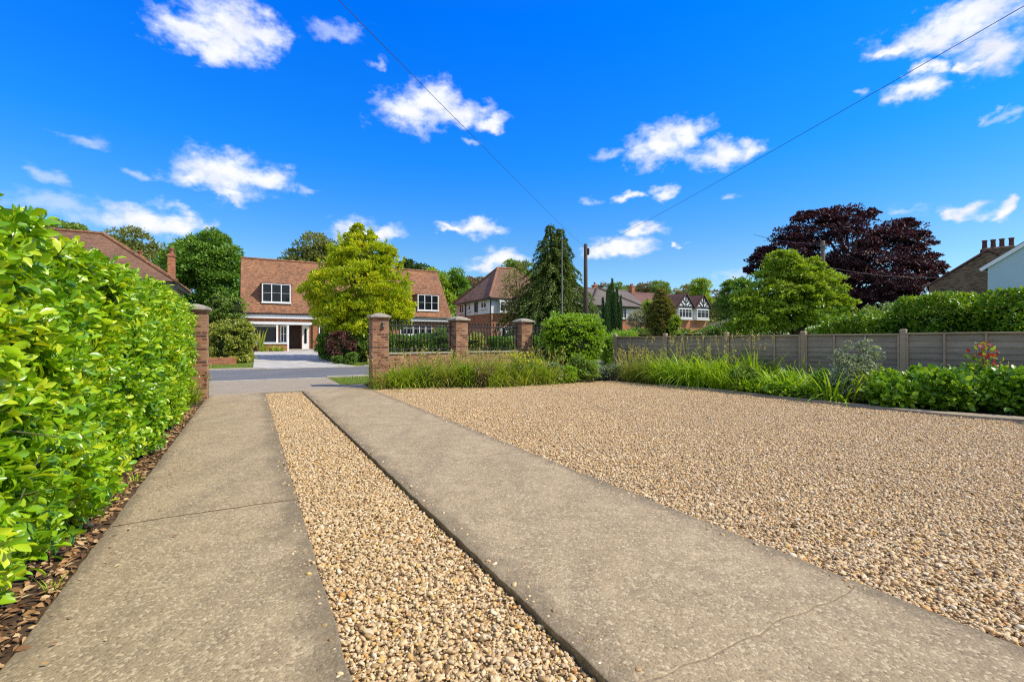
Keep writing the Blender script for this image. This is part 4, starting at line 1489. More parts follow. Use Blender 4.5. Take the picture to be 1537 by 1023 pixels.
def tudor():
    bF = 58.0
    aL = a_of(1003, bF)
    g = .55
    root = empty('house', 'pair of mock tudor gables with black timbering and white bay windows beyond the fence', 'house', tuple(P(aL, bF, g)), TH)
    lx = lambda px: a_of(px, bF) - aL
    z = lambda py, px=1035: z_of(py, a_of(px, bF), bF) - g
    zb, ze, zt = z(478.5), z(461), z(441.5)
    W = lx(1066)
    walls(root, 0, W, .9, 8, 0, zb, 'brick_house', 'brick_wall')
    walls(root, .02, W - .02, .93, 8, zb + .002, ze, 'render_white')
    gable_roof(root, -7, W + .3, .6, 9.4, ze + .1, zt + .35, 'tile_dark', .12, 'roof')
    # two gables forward of the roof
    for p0, p1, pm in ((1018, 1042.5, 1032.5), (1045.5, 1067.5, 1058.5)):
        x0, x1 = lx(p0), lx(p1)
        xm = (x0 + x1) / 2
        zq = zt if p0 < 1030 else zt - .05
        gb = MB()
        gb.poly([(x0, .2, ze), (x1, .2, ze), (xm, .2, zq - .12), (x0, 1.1, ze), (x1, 1.1, ze), (xm, 1.1, zq - .12)], [(0, 1, 2), (5, 4, 3), (0, 3, 4, 1), (1, 4, 5, 2), (2, 5, 3, 0)])
        gbo = gb.build('gable', M['render_white'], root)
        r = MB()
        e = .22
        dz = (zq - ze) / (x1 - xm) * e
        r.slab([(x0 - e, -.05, ze - dz), (xm, -.05, zq), (xm, 5, zq), (x0 - e, 5, ze - dz)][::-1], .1)
        r.slab([(xm, -.05, zq), (x1 + e, -.05, ze - dz), (x1 + e, 5, ze - dz), (xm, 5, zq)][::-1], .1)
        r.build('gable_roof', M['tile_dark'], gbo)
        t = MB()

        def timber(u0, v0, u1, v1, w=.17):
            p, q = Vector((u0, .2, v0)), Vector((u1, .2, v1))
            s = Vector((q.z - p.z, 0, -(q.x - p.x))).normalized() * w / 2
            t.slab([p - s + Vector((0, -.035, 0)), q - s + Vector((0, -.035, 0)), q + s + Vector((0, -.035, 0)), p + s + Vector((0, -.035, 0))], .034)
        H_ = zq - ze
        wd_ = x1 - x0
        timber(x0 - .15, ze, x1 + .15, ze, .3)
        timber(xm, ze, xm, zq - .15, .2)
        for s in (-1, 1):
            t2 = MB()
            timber(xm + s * (wd_ / 2 + .12), ze - .1, xm, zq - .05, .34)
            timber(xm + s * wd_ * .08, ze + .05, xm + s * wd_ * .30, ze + H_ * .36, .2)
            timber(xm + s * wd_ * .05, ze + H_ * .30, xm + s * wd_ * .18, ze + H_ * .62, .19)
        t.build('timbering', M['black_timber'], gbo)
        # bay below
        bx0, bx1 = x0 + wd_ * .06, x1 - wd_ * .12
        MB().box(bx0, bx1, .22, .928, zb - .05, ze - .12).build('bay', M['render_white'], root)
        window(root, (bx0 + .05, .22, zb + .15), *FRONT, bx1 - bx0 - .1, ze - zb - .5, 4 if p0 < 1030 else 3, 2, .7)
        MB().box(bx0 - .1, bx1 + .1, .1, .93, zb - .2, zb - .052).build('bay_base', M['white'], root)
        window(root, (bx0 + .2, .9, .9), *FRONT, (bx1 - bx0) - .4, 1.4, 3, 2, .7)
    chimney(root, -3.6, 5.0, zt - .6, zt + 1.45, .7, .9, ((0, -.2), (0, .2)), 'brick_house', 'pot', .3)
    return root


tudor()


def far_house():
    b = 88.0
    a0 = a_of(1072, b)
    root = empty('house', 'distant house, only its red roof showing above the trees right of the tudor gables', 'house', tuple(P(a0, b, .55)), TH)
    zr = z_of(444, a0, b) - .55
    walls(root, .3, 7.7, .3, 7.7, 0, zr - 2.6, 'brick_house')
    hip_roof(root, 0, 8, 0, 8, zr - 2.6, zr, 2.5, 2.5, 'tile_red')
    chimney(root, 2.0, 4.2, zr - 1, zr + .8, .6, .8, ((0, 0),))


far_house()


def right_houses():
    # plain brown brick gable end with a big stack, seen square on
    Y = 34.0
    x0 = xat(1394, Y)
    rz = math.radians(-42.5)
    cr_, sr_ = math.cos(rz), math.sin(rz)

    def s_of(px):
        k = (px - CX) / F
        return (k * Y - x0) / (cr_ - k * sr_)
    zs = lambda px, py: EYE + (CY - py) / F * (Y + s_of(px) * sr_)
    root = empty('house', 'brown brick gable end with a row of four dark pots on its chimney', 'house', (x0, Y, 0), rz)
    ze, xm, zr = zs(1394, 430), s_of(1482), zs(1482, 378)
    W = 2 * xm
    b = MB()
    b.poly([(0, 0, 0), (W, 0, 0), (W, 0, ze), (xm, 0, zr), (0, 0, ze), (0, 9, 0), (W, 9, 0), (W, 9, ze), (xm, 9, zr), (0, 9, ze)],
           [(0, 1, 2, 3, 4), (9, 8, 7, 6, 5), (0, 5, 6, 1), (1, 6, 7, 2), (4, 9, 5, 0)])
    b.build('wall', M['brick_brown'], root)
    r = MB()
    r.slab([(-.12, -.08, ze - .04), (xm, -.08, zr + .08), (xm, 9.2, zr + .08), (-.12, 9.2, ze - .04)][::-1], .1)
    r.slab([(xm, -.08, zr + .08), (W + .12, -.08, ze - .04), (W + .12, 9.2, ze - .04), (xm, 9.2, zr + .08)][::-1], .1)
    r.build('roof', M['tile_dark'], root)
    c0, c1 = s_of(1473), s_of(1524)
    zt = zs(1500, 371)
    xc, w = (c0 + c1) / 2, c1 - c0
    chimney(root, xc, .52, zr - 1.9, zt + .05, w, .9, tuple((-w / 2 + w * f, 0) for f in (.10, .36, .62, .90)), 'brick_brown', 'pot_dark', .55)
    # pale rendered gable in front of it
    Y = 24.0
    rz = math.atan2(-.78, .62)
    x0 = xat(1482, Y)
    root = empty('house', 'pale blue grey rendered gable wall cut by the right edge of the picture', 'house', (x0, Y, 0), rz)
    ze, W = at(0, 400, Y).z, 8.0
    zr = ze + W / 2 * .70
    b = MB()
    b.poly([(0, 0, 0), (W, 0, 0), (W, 0, ze), (W / 2, 0, zr), (0, 0, ze), (0, 7, 0), (W, 7, 0), (W, 7, ze), (W / 2, 7, zr), (0, 7, ze)],
           [(0, 1, 2, 3, 4), (9, 8, 7, 6, 5), (0, 5, 6, 1), (1, 6, 7, 2), (4, 9, 5, 0)])
    b.build('wall', M['render_blue'], root)
    r = MB()
    r.slab([(-.2, -.08, ze - .08), (W / 2, -.08, zr + .07), (W / 2, 7.2, zr + .07), (-.2, 7.2, ze - .08)][::-1], .08)
    r.slab([(W / 2, -.08, zr + .07), (W + .2, -.08, ze - .08), (W + .2, 7.2, ze - .08), (W / 2, 7.2, zr + .07)][::-1], .08)
    r.build('roof', M['tile_grey'], root)
    v = MB()
    v.slab([(-.22, -.10, ze - .24), (W / 2, -.10, zr - .08), (W / 2, -.06, zr - .08), (-.22, -.06, ze - .24)], -.16)
    v.build('verge_board', M['white'], root)


right_houses()

# ================================================================== poles and wires
def wire(name, label, p, q, sag, r=.012):
    p, q = Vector(p), Vector(q)
    pts = [p.lerp(q, t / 24) - Vector((0, 0, sag * 4 * (t / 24) * (1 - t / 24))) for t in range(25)]
    tag(MB().tube(pts, r, 5).build(name, M['cable'], uv=False), label, 'cable')


Yp = 33.0
xp = xat(878.5, Yp)
zp = at(0, 366.5, Yp).z
pr = empty('telegraph_pole', 'dark wooden telegraph pole rising behind the round clipped bush', 'pole', (xp, Yp, gz(xp, Yp)), 0)
zz = zp - gz(xp, Yp)
MB().tube([(0, 0, -.2), (0, 0, zz * .6), (0, 0, zz - .05), (0, 0, zz)], [.155, .14, .12, .09], 12).build('shaft', M['pole'], pr, smooth=True)
MB().box(.125, .25, -.08, .08, zz - .75, zz - .3).build('terminal_box', M['gutter'], pr, bevel=.02)
MB().tube([(-.12, -.1, zz - .2), (-.2, -.2, zz - .2)], .03, 8).build('hook', M['steel'], pr)
wire('overhead_wire', 'thin overhead wire running from the telegraph pole up to the top left of the sky', (xp - .18, Yp - .18, zp - .2), at(325, -185, 4.6), .05, .005)
wire('overhead_wire', 'thin overhead wire running from the telegraph pole up to the top right of the sky', (xp + .2, Yp - .1, zp - .5), at(1760, -120, 5.6), .14, .006)
Yq = 36.0
xq, zq = xat(1234.5, Yq), at(0, 362, Yq).z
pr = empty('telegraph_pole', 'pale weathered telegraph pole in front of the copper beech', 'pole', (xq, Yq, 0), 0)
MB().tube([(0, 0, -.2), (0, 0, zq - .05), (0, 0, zq)], [.18, .15, .12], 12).build('shaft', M['pole_grey'], pr, smooth=True)
MB().box(-.3, .3, -.2, -.15, zq - .42, zq - .32).build('bracket', M['pole_grey'], pr)
wire('overhead_wire', 'thin wire leaving the pale pole to the left across the copper beech', (xq - .25, Yq - .18, zq - .3), at(1130, 352, 52), .2, .02)
wire('overhead_wire', 'thin wire from the pale pole sloping down to the right into the copper beech', (xq + .25, Yq - .18, zq - .37), at(1345, 412, 30), .1, .016)
wire('overhead_wire', 'thin lower wire from the pale pole running level to the brown brick gable', (xq + .1, Yq - .16, zq - 1.95), (at(1410, 417, 33.8)), .25, .016)
Yl = 31.0
xl = xat(843, Yl)
zl = at(0, 361, Yl).z - gz(xl, Yl)
pr = empty('lamp_column', 'slim grey metal column in front of the dark conifer', 'pole', (xl, Yl, gz(xl, Yl)), 0)
MB().tube([(0, 0, -.1), (0, 0, 1.2), (0, 0, 1.25), (0, 0, zl)], [.075, .07, .038, .03], 10).build('shaft', M['steel'], pr, smooth=True)
MB().tube([(0, 0, zl), (0, 0, zl + .05), (-.1, 0, zl + .1)], [.04, .05, .03], 8).build('cap', M['steel'], pr, smooth=True)

# ================================================================== trees
tree('broadleaf_tree', 'full round deep green tree between the two houses on the left', 47,
     [(305, 402, 50, 44), (285, 440, 52, 48), (335, 430, 34, 48), (262, 415, 26, 34), (318, 372, 28, 24), (290, 375, 22, 20), (345, 395, 20, 26), (262, 388, 14, 16)],
     'green', 420, 95, .8, .30, trunk_px=303)
tree('broadleaf_tree', 'dark green tree top just above the ridge of the hipped roof, far left', 56,
     [(92, 352, 36, 15), (62, 352, 22, 12), (90, 380, 50, 30), (115, 360, 18, 12)], 'green_mid', 90, 80, 1.0, .4)
tree('broadleaf_tree', 'olive green tree behind the two chimneys of the hipped roof', 53,
     [(190, 368, 36, 24), (215, 388, 26, 26), (175, 385, 40, 26), (205, 400, 45, 25)], 'olive', 130, 85, .9, .34)
tree('broadleaf_tree', 'bluish olive tree top behind the red roof, left of the yellow-green acer', 62,
     [(472, 374, 26, 20), (450, 388, 22, 14), (485, 390, 25, 25), (470, 405, 40, 25)], 'olive', 120, 85, .9, .34)
tree('broadleaf_tree', 'small dark treetop at the left shoulder of the red roof ridge', 66, [(430, 392, 9, 6), (434, 400, 14, 12)], 'dark', 24, 60, .6, .3, r0=.15)
tree('pine_tree', 'dark layered pine top above the right end of the red roof', 64, [(610, 402, 18, 8), (628, 410, 24, 10), (600, 412, 20, 14), (625, 425, 34, 20)], 'dark', 80, 80, .9, .36)
tree('broadleaf_tree', 'bright green tree beside the right slope of the red roof', 58, [(650, 424, 20, 14), (662, 445, 22, 28), (640, 415, 14, 9), (672, 465, 20, 24)], 'lime', 90, 85, .8, .32)
tree('broadleaf_tree', 'dark round tree between the red roof and the white house', 60, [(684, 424, 16, 16), (682, 442, 22, 24), (695, 440, 12, 20)], 'green', 80, 85, .8, .32)
tree('broadleaf_tree', 'brownish green distant tree left of the pointed roof', 78, [(710, 428, 16, 10), (722, 434, 12, 12), (715, 445, 20, 14)], 'brownish', 60, 70, .8, .36)
tree('broadleaf_tree', 'green treetop just showing behind the pointed roof of the white house', 64, [(770, 405, 16, 12), (785, 412, 14, 14), (775, 425, 26, 22)], 'green_mid', 70, 80, .8, .32)
tree('slender_tree', 'thin see-through olive tree in front of the white house bay window', 36.2,
     [(776, 425, 16, 26), (770, 450, 20, 30), (786, 470, 13, 34), (765, 470, 12, 22), (783, 405, 9, 12)], 'hazy', 120, 24, .6, .15, k=20, r0=.09, cat='tree')
for i, (px, py, rx, ry, Y, mm, lb) in enumerate([
        (905, 434, 14, 8, 112, 'brownish', 'small brownish distant tree above the left end of the grey roof'),
        (925, 431, 12, 8, 112, 'green_mid', 'distant green tree beside the chimney of the grey roof'),
        (950, 434, 14, 7, 118, 'olive', 'low olive distant tree above the middle of the grey roof'),
        (968, 433, 12, 9, 108, 'brownish', 'pale distant tree above the right part of the grey roof'),
        (990, 431, 14, 9, 104, 'green_mid', 'round distant tree behind the top of the golden conifer'),
        (1025, 436, 18, 8, 112, 'hazy', 'pale distant tree behind the left tudor gable'),
        (1050, 430, 13, 13, 92, 'lime', 'leafy bright green tree above the right tudor gable'),
        (1085, 443, 22, 10, 100, 'brownish', 'distant brown green tree right of the tudor gables')]):
    tree('distant_tree', lb, Y, [(px, py + 2, rx, ry), (px + 3, py + ry * 1.5, rx * 1.2, ry * 1.3), (px - 4, py + ry * 2.6, rx * 1.4, ry * 1.6)], mm, 130, 60, .8, .36, r0=.2, k=3, flat=1.0)
tree('acer_tree', 'bushy yellow-green acer with upright shoots in front of the red roofed house', 30,
     [(535, 430, 64, 52), (500, 440, 46, 42), (575, 440, 44, 44), (540, 480, 62, 34), (545, 388, 34, 34), (520, 385, 28, 28), (572, 395, 22, 28), (600, 462, 20, 28), (470, 440, 18, 22),
      (540, 356, 6, 22), (555, 362, 6, 20), (523, 366, 6, 20), (570, 374, 6, 18), (508, 378, 6, 16), (585, 388, 6, 14), (496, 392, 6, 12), (533, 350, 4, 14), (505, 472, 40, 28), (585, 474, 36, 26), (540, 496, 50, 16)],
     'acer', 860, 80, .40, .17, trunk_px=545, k=14, droop=-.5, wexp=.42,
     shoots=[(p, yb, yt, sl, .24, dy) for p, yb, yt, sl, dy in ((528, 395, 341, 0, 0), (543, 395, 352, 2, .4), (556, 395, 344, 4, -.3), (570, 400, 360, 6, .2), (514, 400, 362, -3, .3), (500, 408, 372, -4, -.2), (583, 408, 372, 6, -.4),
             (596, 420, 388, 8, .1), (486, 420, 390, -8, .2), (535, 380, 356, -3, -.7), (563, 385, 366, 1, .8), (520, 390, 352, -5, -.6), (606, 440, 412, 8, -.2), (476, 440, 410, -9, -.3), (548, 380, 362, 0, .9))])
tree('copper_beech', 'huge spreading copper beech with dark purple foliage', 48,
     [(1250, 370, 72, 56), (1185, 390, 46, 40), (1330, 385, 56, 48), (1220, 345, 44, 30), (1268, 335, 40, 24), (1345, 350, 36, 20), (1375, 405, 30, 26), (1290, 420, 90, 44), (1330, 450, 55, 30), (1155, 392, 32, 16),
      (1250, 450, 60, 40), (1395, 408, 20, 8), (1365, 372, 28, 10), (1136, 396, 14, 9), (1405, 398, 15, 4), (1410, 414, 12, 4), (1398, 424, 16, 5), (1388, 388, 18, 5), (1378, 352, 14, 5), (1392, 366, 12, 4), (1300, 322, 16, 6), (1205, 326, 16, 5), (1150, 378, 16, 5), (1128, 406, 10, 5), (1232, 318, 14, 5), (1360, 336, 14, 5), (1352, 440, 30, 10), (1190, 355, 26, 14)],
     'beech', 1150, 72, .78, .28, trunk_px=1262, bark='bark_dark', k=40, r0=.5, flat=.5, droop=.3, wexp=.5)
tree('broadleaf_tree', 'dark open-branched tree left of the yellow-green tree, right of the tudor gables', 28,
     [(1108, 438, 22, 18), (1095, 465, 20, 24), (1125, 455, 24, 28), (1112, 485, 32, 18), (1092, 432, 12, 9)], 'green', 110, 60, .42, .17, k=18)
tree('broadleaf_tree', 'spreading yellow-green tree beneath the copper beech', 24,
     [(1195, 440, 46, 34), (1180, 408, 34, 20), (1225, 432, 34, 26), (1160, 445, 34, 30), (1215, 470, 54, 26), (1165, 478, 44, 22), (1250, 460, 26, 14), (1172, 392, 22, 12), (1205, 398, 24, 10), (1262, 452, 14, 7), (1225, 405, 14, 8), (1138, 468, 36, 28), (1122, 452, 26, 18), (1130, 488, 40, 14), (1150, 425, 22, 14)],
     'lime', 560, 75, .36, .16, trunk_px=1190, k=20, flat=.6)


def conifer(name, label, px, Y, top_py, half_px, m, n_wh, tiers_top=2):
    x, y = xat(px, Y), Y
    z = gz(x, y)
    root = empty(name, label, 'tree', (x, y, z), 0)
    Ht = at(px, top_py, Y).z - z
    R = half_px / F * Y
    pos, d, g = [], [], []
    mb = MB()
    for lead in range(tiers_top):
        ox = (lead - (tiers_top - 1) / 2) * .75
        hh = Ht * (1 - .03 * (lead != 0))
        mb.tube([(0, 0, -.1), (ox * .5, 0, hh * .5), (ox, 0, hh * .98)], [.22 if lead == 0 else .12, .12, .02], 7)
        for i in range(n_wh):
            t = i / n_wh
            zc = Ht * (.08 + .92 * t) * (hh / Ht)
            prof = R * (1 - t ** 1.1) ** 1.05 * (1.0 if t > .12 else .75 + 2 * t) * random.uniform(.72, 1.12) + .12
            if lead: prof *= .8 if t > .55 else .4
            nb = max(4, int(10 * (1 - t) + 4))
            a0 = random.uniform(0, 6.28)
            for j in range(nb):
                a = a0 + j * 2 * math.pi / nb + random.uniform(-.25, .25)
                Lb = prof * random.uniform(.75, 1.12)
                k = int(20 + Lb * 42)
                s = rng.uniform(.15, 1.0, k) ** .7
                rad = s * Lb
                zz = zc + .22 * Lb * np.sin(s * 2.2) - .42 * Lb * s ** 2.2
                cx = ox * min(1, zc / Ht * 1.2)
                lat = rng.normal(0, .13, k) * (Lb ** .6) * (1.15 - s * .6)
                p = np.stack([cx + math.cos(a) * rad - math.sin(a) * lat, math.sin(a) * rad + math.cos(a) * lat, zz + rng.normal(0, .06, k)], 1)
                pos.append(p)
                dd = np.array([math.cos(a), math.sin(a), -.35]) + rng.normal(0, .4, (k, 3)) + np.array([0, 0, -.35])
                d.append(dd)
                g.append(UP + rng.normal(0, .4, (k, 3)))
    pos, d, g = np.concatenate(pos), np.concatenate(d), np.concatenate(g)
    n = len(pos)
    V, pl = place(T_DIAMOND, pos, d, g,   .22 * rng.uniform(.6, 1.3, n), .085 * rng.uniform(.7, 1.3, n))
    link('crown', np_mesh('crown', V, pl, True), M[m], root)
    mb.build('trunk', M['bark_dark'], root, smooth=True, uv=False)
    return root


conifer('conifer_tree', 'tall dark green conifer with drooping tiers and a double tip beside the telegraph pole', 833, 36.5, 336, 98, 'conifer', 44)

def cypress(name, label, px, Y, spires):
    """upright spires: each a slim cone of close ascending sprays"""
    x, y = xat(px, Y), Y
    z = gz(x, y)
    root = empty(name, label, 'tree', (x, y, z), 0)
    pos, out = [], []
    mb, cb = MB(), MB()
    for (sx, top, r) in spires:
        X = (sx - px) / F * Y
        yy = random.uniform(-.25, .25)
        Hs = at(sx, top, Y).z - z
        R_ = r / F * Y
        n = int(900 + 500 * R_ * Hs)
        t = rng.uniform(0, 1, n) ** .9
        rad = R_ * np.minimum(1, (1 - t) ** .75 * 1.25 + .05) * np.sqrt(rng.uniform(.4, 1, n))
        a = rng.uniform(0, 6.28, n)
        lump = 1 + .12 * np.sin(a * 3 + t * 9 + sx)
        pos.append(np.stack([X * (.75 + .25 * t) + np.cos(a) * rad * lump, yy + np.sin(a) * rad * lump, Hs * (.02 + .98 * t)], 1))
        out.append(np.stack([np.cos(a) * .4, np.sin(a) * .4, np.full(n, 1.5)], 1))
        mb.tube([(X * .3, yy * .3, -.1), (X, yy, Hs * .9)], [.06, .01], 6)
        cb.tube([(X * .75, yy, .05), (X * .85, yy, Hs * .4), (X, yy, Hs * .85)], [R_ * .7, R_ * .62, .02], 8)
    leaves('foliage', M['cypress'], np.concatenate(pos), unit(np.concatenate(out)), .17, .045, root, wild=.22)
    mb.build('trunk', M['bark_dark'], root, smooth=True, uv=False)
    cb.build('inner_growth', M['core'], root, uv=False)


cypress('columnar_cypress', 'narrow dark cypress with several upright spires behind the fence', 919, 30,
        [(919, 421, 6.5), (911, 437, 6), (927, 433, 6), (905, 449, 4.5), (932, 446, 4.5), (915, 430, 5), (923, 441, 6), (908, 458, 6), (930, 460, 6)])
shrub('golden_conifer', 'bronze green conical conifer standing behind the fence', 27,
      [(992, 488, 24, 26), (992, 466, 20, 24), (992, 450, 13, 17), (992, 441, 6, 8), (992, 477, 22, 30), (980, 480, 14, 20), (1004, 482, 13, 22)], 'golden', 1100, 22, .09, .09, .045, cat='tree', stem='bark_dark', wild=.7)

# distant belt of woodland closing the horizon
def belt():
    n = 42000
    az = rng.uniform(-1.15, 1.25, n)
    Y = rng.uniform(118, 150, n)
    az_h = 7.2 + 1.6 * np.sin(az * 23) + 1.2 * np.sin(az * 51 + 1) + .9 * np.sin(az * 97 + 2)
    x = np.tan(az) * Y
    z = .5 + az_h * rng.uniform(0, 1, n) ** .6
    pos = np.stack([x, Y, z], 1)
    out = unit(np.stack([-np.sin(az), -np.cos(az) * 1.0, np.full(n, .5)], 1))
    o = leaves('woodland', M['green_mid'], pos, out, .85, .6, None, wild=1.0)
    tag(o, 'low belt of distant trees along the horizon', 'woodland', kind='stuff')


belt()

# ================================================================== hedges and shrubs
def hedge(name, label, p, q, w, htop, m, n, L, cat='hedge', bump_=.08, z=None, top_fn=None):
    p, q = Vector((*p, 0)), Vector((*q, 0))
    d = q - p
    ln = d.length
    rz = math.atan2(d.y, d.x)
    mid = (p + q) / 2
    z0 = gz(mid.x, mid.y) if z is None else z
    root = empty(name, label, cat, (mid.x, mid.y, z0), rz)
    per = np.array([ln * htop, ln * htop, ln * w, w * htop, w * htop])
    kd = rng.choice(5, n, p=per / per.sum())
    u, v = rng.uniform(-ln / 2, ln / 2, n), rng.uniform(-w / 2, w / 2, n)
    H_ = (top_fn(u / ln + .5) if top_fn else htop) + bump_ * (np.sin(u * 2.1) + .6 * np.sin(u * 4.7 + 1))
    z = H_ * rng.uniform(0, 1, n)
    wob = bump_ * (np.sin(u * 3.1 + z * 2.3) + .5 * np.sin(u * 7.3 - z * 5))
    out = np.zeros((n, 3))
    sel = lambda k: kd == k
    v = np.where(sel(0), -w / 2 - wob, np.where(sel(1), w / 2 + wob, v))
    z = np.where(sel(2), H_, z)
    u = np.where(sel(3), -ln / 2, np.where(sel(4), ln / 2, u))
    out[sel(0)] = (0, -1, .3); out[sel(1)] = (0, 1, .3); out[sel(2)] = (0, 0, 1); out[sel(3)] = (-1, 0, .2); out[sel(4)] = (1, 0, .2)
    pos = np.stack([u, v, z], 1) - out * np.abs(rng.normal(0, .07 + bump_ * .6, n))[:, None]
    leaves('foliage', M[m], pos, unit(out), L, L * .6, root, wild=.8)
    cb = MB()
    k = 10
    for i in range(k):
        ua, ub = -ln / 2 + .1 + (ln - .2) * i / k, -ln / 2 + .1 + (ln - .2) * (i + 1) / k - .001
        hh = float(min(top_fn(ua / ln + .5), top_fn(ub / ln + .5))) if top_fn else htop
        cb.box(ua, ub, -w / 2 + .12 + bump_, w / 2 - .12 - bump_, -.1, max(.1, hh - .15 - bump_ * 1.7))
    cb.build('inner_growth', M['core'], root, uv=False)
    return root


shrub('round_bush', 'big round clipped bright green bush at the end of the railings', 17.4,
      [(858, 520, 46, 42), (838, 510, 28, 36), (882, 512, 28, 36), (860, 498, 40, 28), (858, 550, 44, 30), (834, 494, 24, 24), (884, 494, 24, 24)], 'privet', 1700, 14, .10, .085, .048, cat='bush', tmpl=T_OVAL, wild=.7)
# in front of the opposite house
shrub('variegated_bush', 'large rounded variegated yellow and green bush at the left of the house drive', 27,
      [(345, 515, 36, 28), (330, 508, 22, 26), (365, 508, 18, 26), (352, 498, 24, 18), (345, 538, 36, 12)], 'variegated', 620, 34, .18, .12, .07)
shrub('tall_shrub', 'loose green shrubs filling the gap between the big tree and the red roofed house', 35,
      [(335, 472, 22, 24), (352, 468, 16, 22), (318, 480, 20, 20), (325, 455, 14, 14)], 'green_mid', 160, 45, .3, .17)
shrub('purple_bush', 'dark purple rounded bush on the right of the house drive', 28.2,
      [(511, 522, 19, 24), (503, 518, 14, 20), (520, 520, 13, 22)], 'purple', 170, 42, .18, .10, .06)
shrub('green_shrub', 'dark green upright shrub just left of the purple bush', 29.5, [(490, 520, 14, 24), (483, 522, 10, 20), (495, 505, 10, 12)], 'box', 120, 42, .2, .11)
shrub('green_shrub', 'green shrub behind the brick gate pier, right of the purple bush', 29, [(538, 518, 20, 24), (548, 520, 18, 26), (560, 522, 20, 22)], 'green_mid', 150, 42, .22, .12)
shrub('low_shrub', 'small low green plant at the foot of the purple bush', 27, [(528, 538, 8, 9), (506, 541, 10, 6)], 'box', 50, 36, .12, .09)
shrub('copper_shrub', 'reddish brown shrub peeping over the left shoulder of the gate pier', 30, [(548, 494, 9, 10), (552, 500, 9, 10)], 'brownish', 60, 42, .16, .11)
hedge('clipped_hedge', 'clipped green hedge seen through the left railing panel', (xat(582, 26.5), 26.4), (xat(668, 27.5), 29.0), 1.3, 1.62, 'box', 9000, .12, z=.03)
shrub('conical_shrub', 'pointed green shrub seen through the right part of the left railing panel', 25.5, [(662, 520, 17, 24), (660, 505, 11, 16)], 'green', 110, 42, .2, .11)
hedge('clipped_hedge', 'dark low hedge seen through the right railing panel', (xat(735, 27), 28.6), (xat(808, 27), 30.5), 1.2, 1.55, 'green', 7000, .12, z=.03)
shrub('yellow_shrub', 'yellow flowered loose shrub seen through the right railing panel', 24.5, [(712, 520, 16, 20), (700, 528, 14, 16)], 'variegated', 90, 36, .2, .10)
# beyond the fence
hedge('clipped_hedge', 'bright low box hedge right behind the left end of the fence', (xat(908, 22), 22.0), (xat(953, 22), 22.4), 1.0, 1.72, 'privet', 4500, .09, z=0)
hedge('clipped_hedge', 'clipped green hedge between the dark cypress and the bronze conifer', (xat(930, 27), 28.3), (xat(985, 27), 28.8), 1.0, 2.02, 'box', 5000, .10, z=0)
hedge('clipped_hedge', 'long clipped green hedge right of the bronze conifer, above the fence top', (xat(1008, 26.5), 26.5), (xat(1275, 25.5), 25.5), 1.1, 2.0, 'box', 15000, .10, z=0)
shrub('pale_shrub', 'pale grey leafless looking shrub in front of the grey roofed house', 36, [(965, 474, 16, 14), (955, 480, 14, 14), (972, 484, 14, 14)], 'palegrey', 200, 40, .22, .11, core=False)
shrub('yellow_shrub', 'small yellow-green shrub left of the bronze conifer top', 34, [(972, 460, 8, 10), (976, 470, 10, 12)], 'lime', 60, 40, .2, .12)
shrub('yellow_shrub', 'low yellow-green shrub at the right foot of the bronze conifer', 25.6, [(1012, 490, 8, 16), (1016, 482, 6, 8)], 'lime', 60, 36, .14, .09)
shrub('greygreen_shrub', 'soft grey green shrub in front of the tudor gables', 27, [(1088, 492, 24, 11), (1070, 496, 16, 9), (1105, 490, 14, 10)], 'greygreen', 120, 36, .18, .09)
shrub('light_shrub', 'light green shrub at the right foot of the copper beech', 22, [(1330, 474, 34, 14), (1350, 470, 24, 13), (1300, 480, 28, 12), (1375, 478, 24, 12)], 'green_mid', 200, 40, .24, .12)
hedge('ivy_hedge', 'tall uneven leafy hedge behind the right half of the fence', (xat(1245, 20), 20.0), (xat(1560, 13.4), 13.4), 1.5, 2.6, 'ivy', 30000, .13, bump_=.17, z=0,
      top_fn=lambda t: 1.98 + .72 * np.clip((t - .12) / .42, 0, 1) + .05 * np.sin(t * 31) + .10 * np.clip((t - .8) / .2, 0, 1))
shrub('climbing_shrub', 'pale green shoots rising above the tall hedge in front of the pale rendered wall', 15.6, [(1490, 452, 22, 8), (1512, 448, 18, 9), (1475, 458, 14, 6)], 'lime', 60, 26, .15, .09, core=False)

# ================================================================== bed in front of the railings
k = 0
GA = 'grass clumps in the bed below the railings'
LA = 'arching grass clump in the bed below the iron railings'
for (px, Y, h) in ((572, 13.85, .8), (592, 14.15, .95), (612, 14.3, 1.0), (632, 14.4, 1.05), (652, 14.45, 1.0), (674, 14.5, 1.05), (696, 14.5, 1.0), (716, 14.55, 1.05), (738, 14.6, 1.0),
                   (758, 14.7, 1.05), (778, 14.9, 1.0), (800, 15.2, 1.05), (820, 15.5, 1.1), (838, 15.8, 1.0)):
    clump('grass_clump', LA, xat(px, Y), Y + .12, 280, h * .98, 1.15, .021, random.choice(('blade', 'blade', 'blade_fresh', 'blade_olive')), group=GA, stalks=9, stalk_h=.86, droop=(.7, 2.3))
for (px, Y) in ((625, 15.0), (650, 15.1), (680, 15.3), (705, 15.35), (728, 15.5), (750, 15.7), (772, 15.9), (795, 16.2), (818, 16.5)):
    clump('grass_clump', LA, xat(px, Y), Y, 240, 1.1, 1.1, .021, random.choice(('blade', 'blade_fresh', 'blade_olive')), group=GA, stalks=12, stalk_h=1.0, droop=(.6, 2.1))


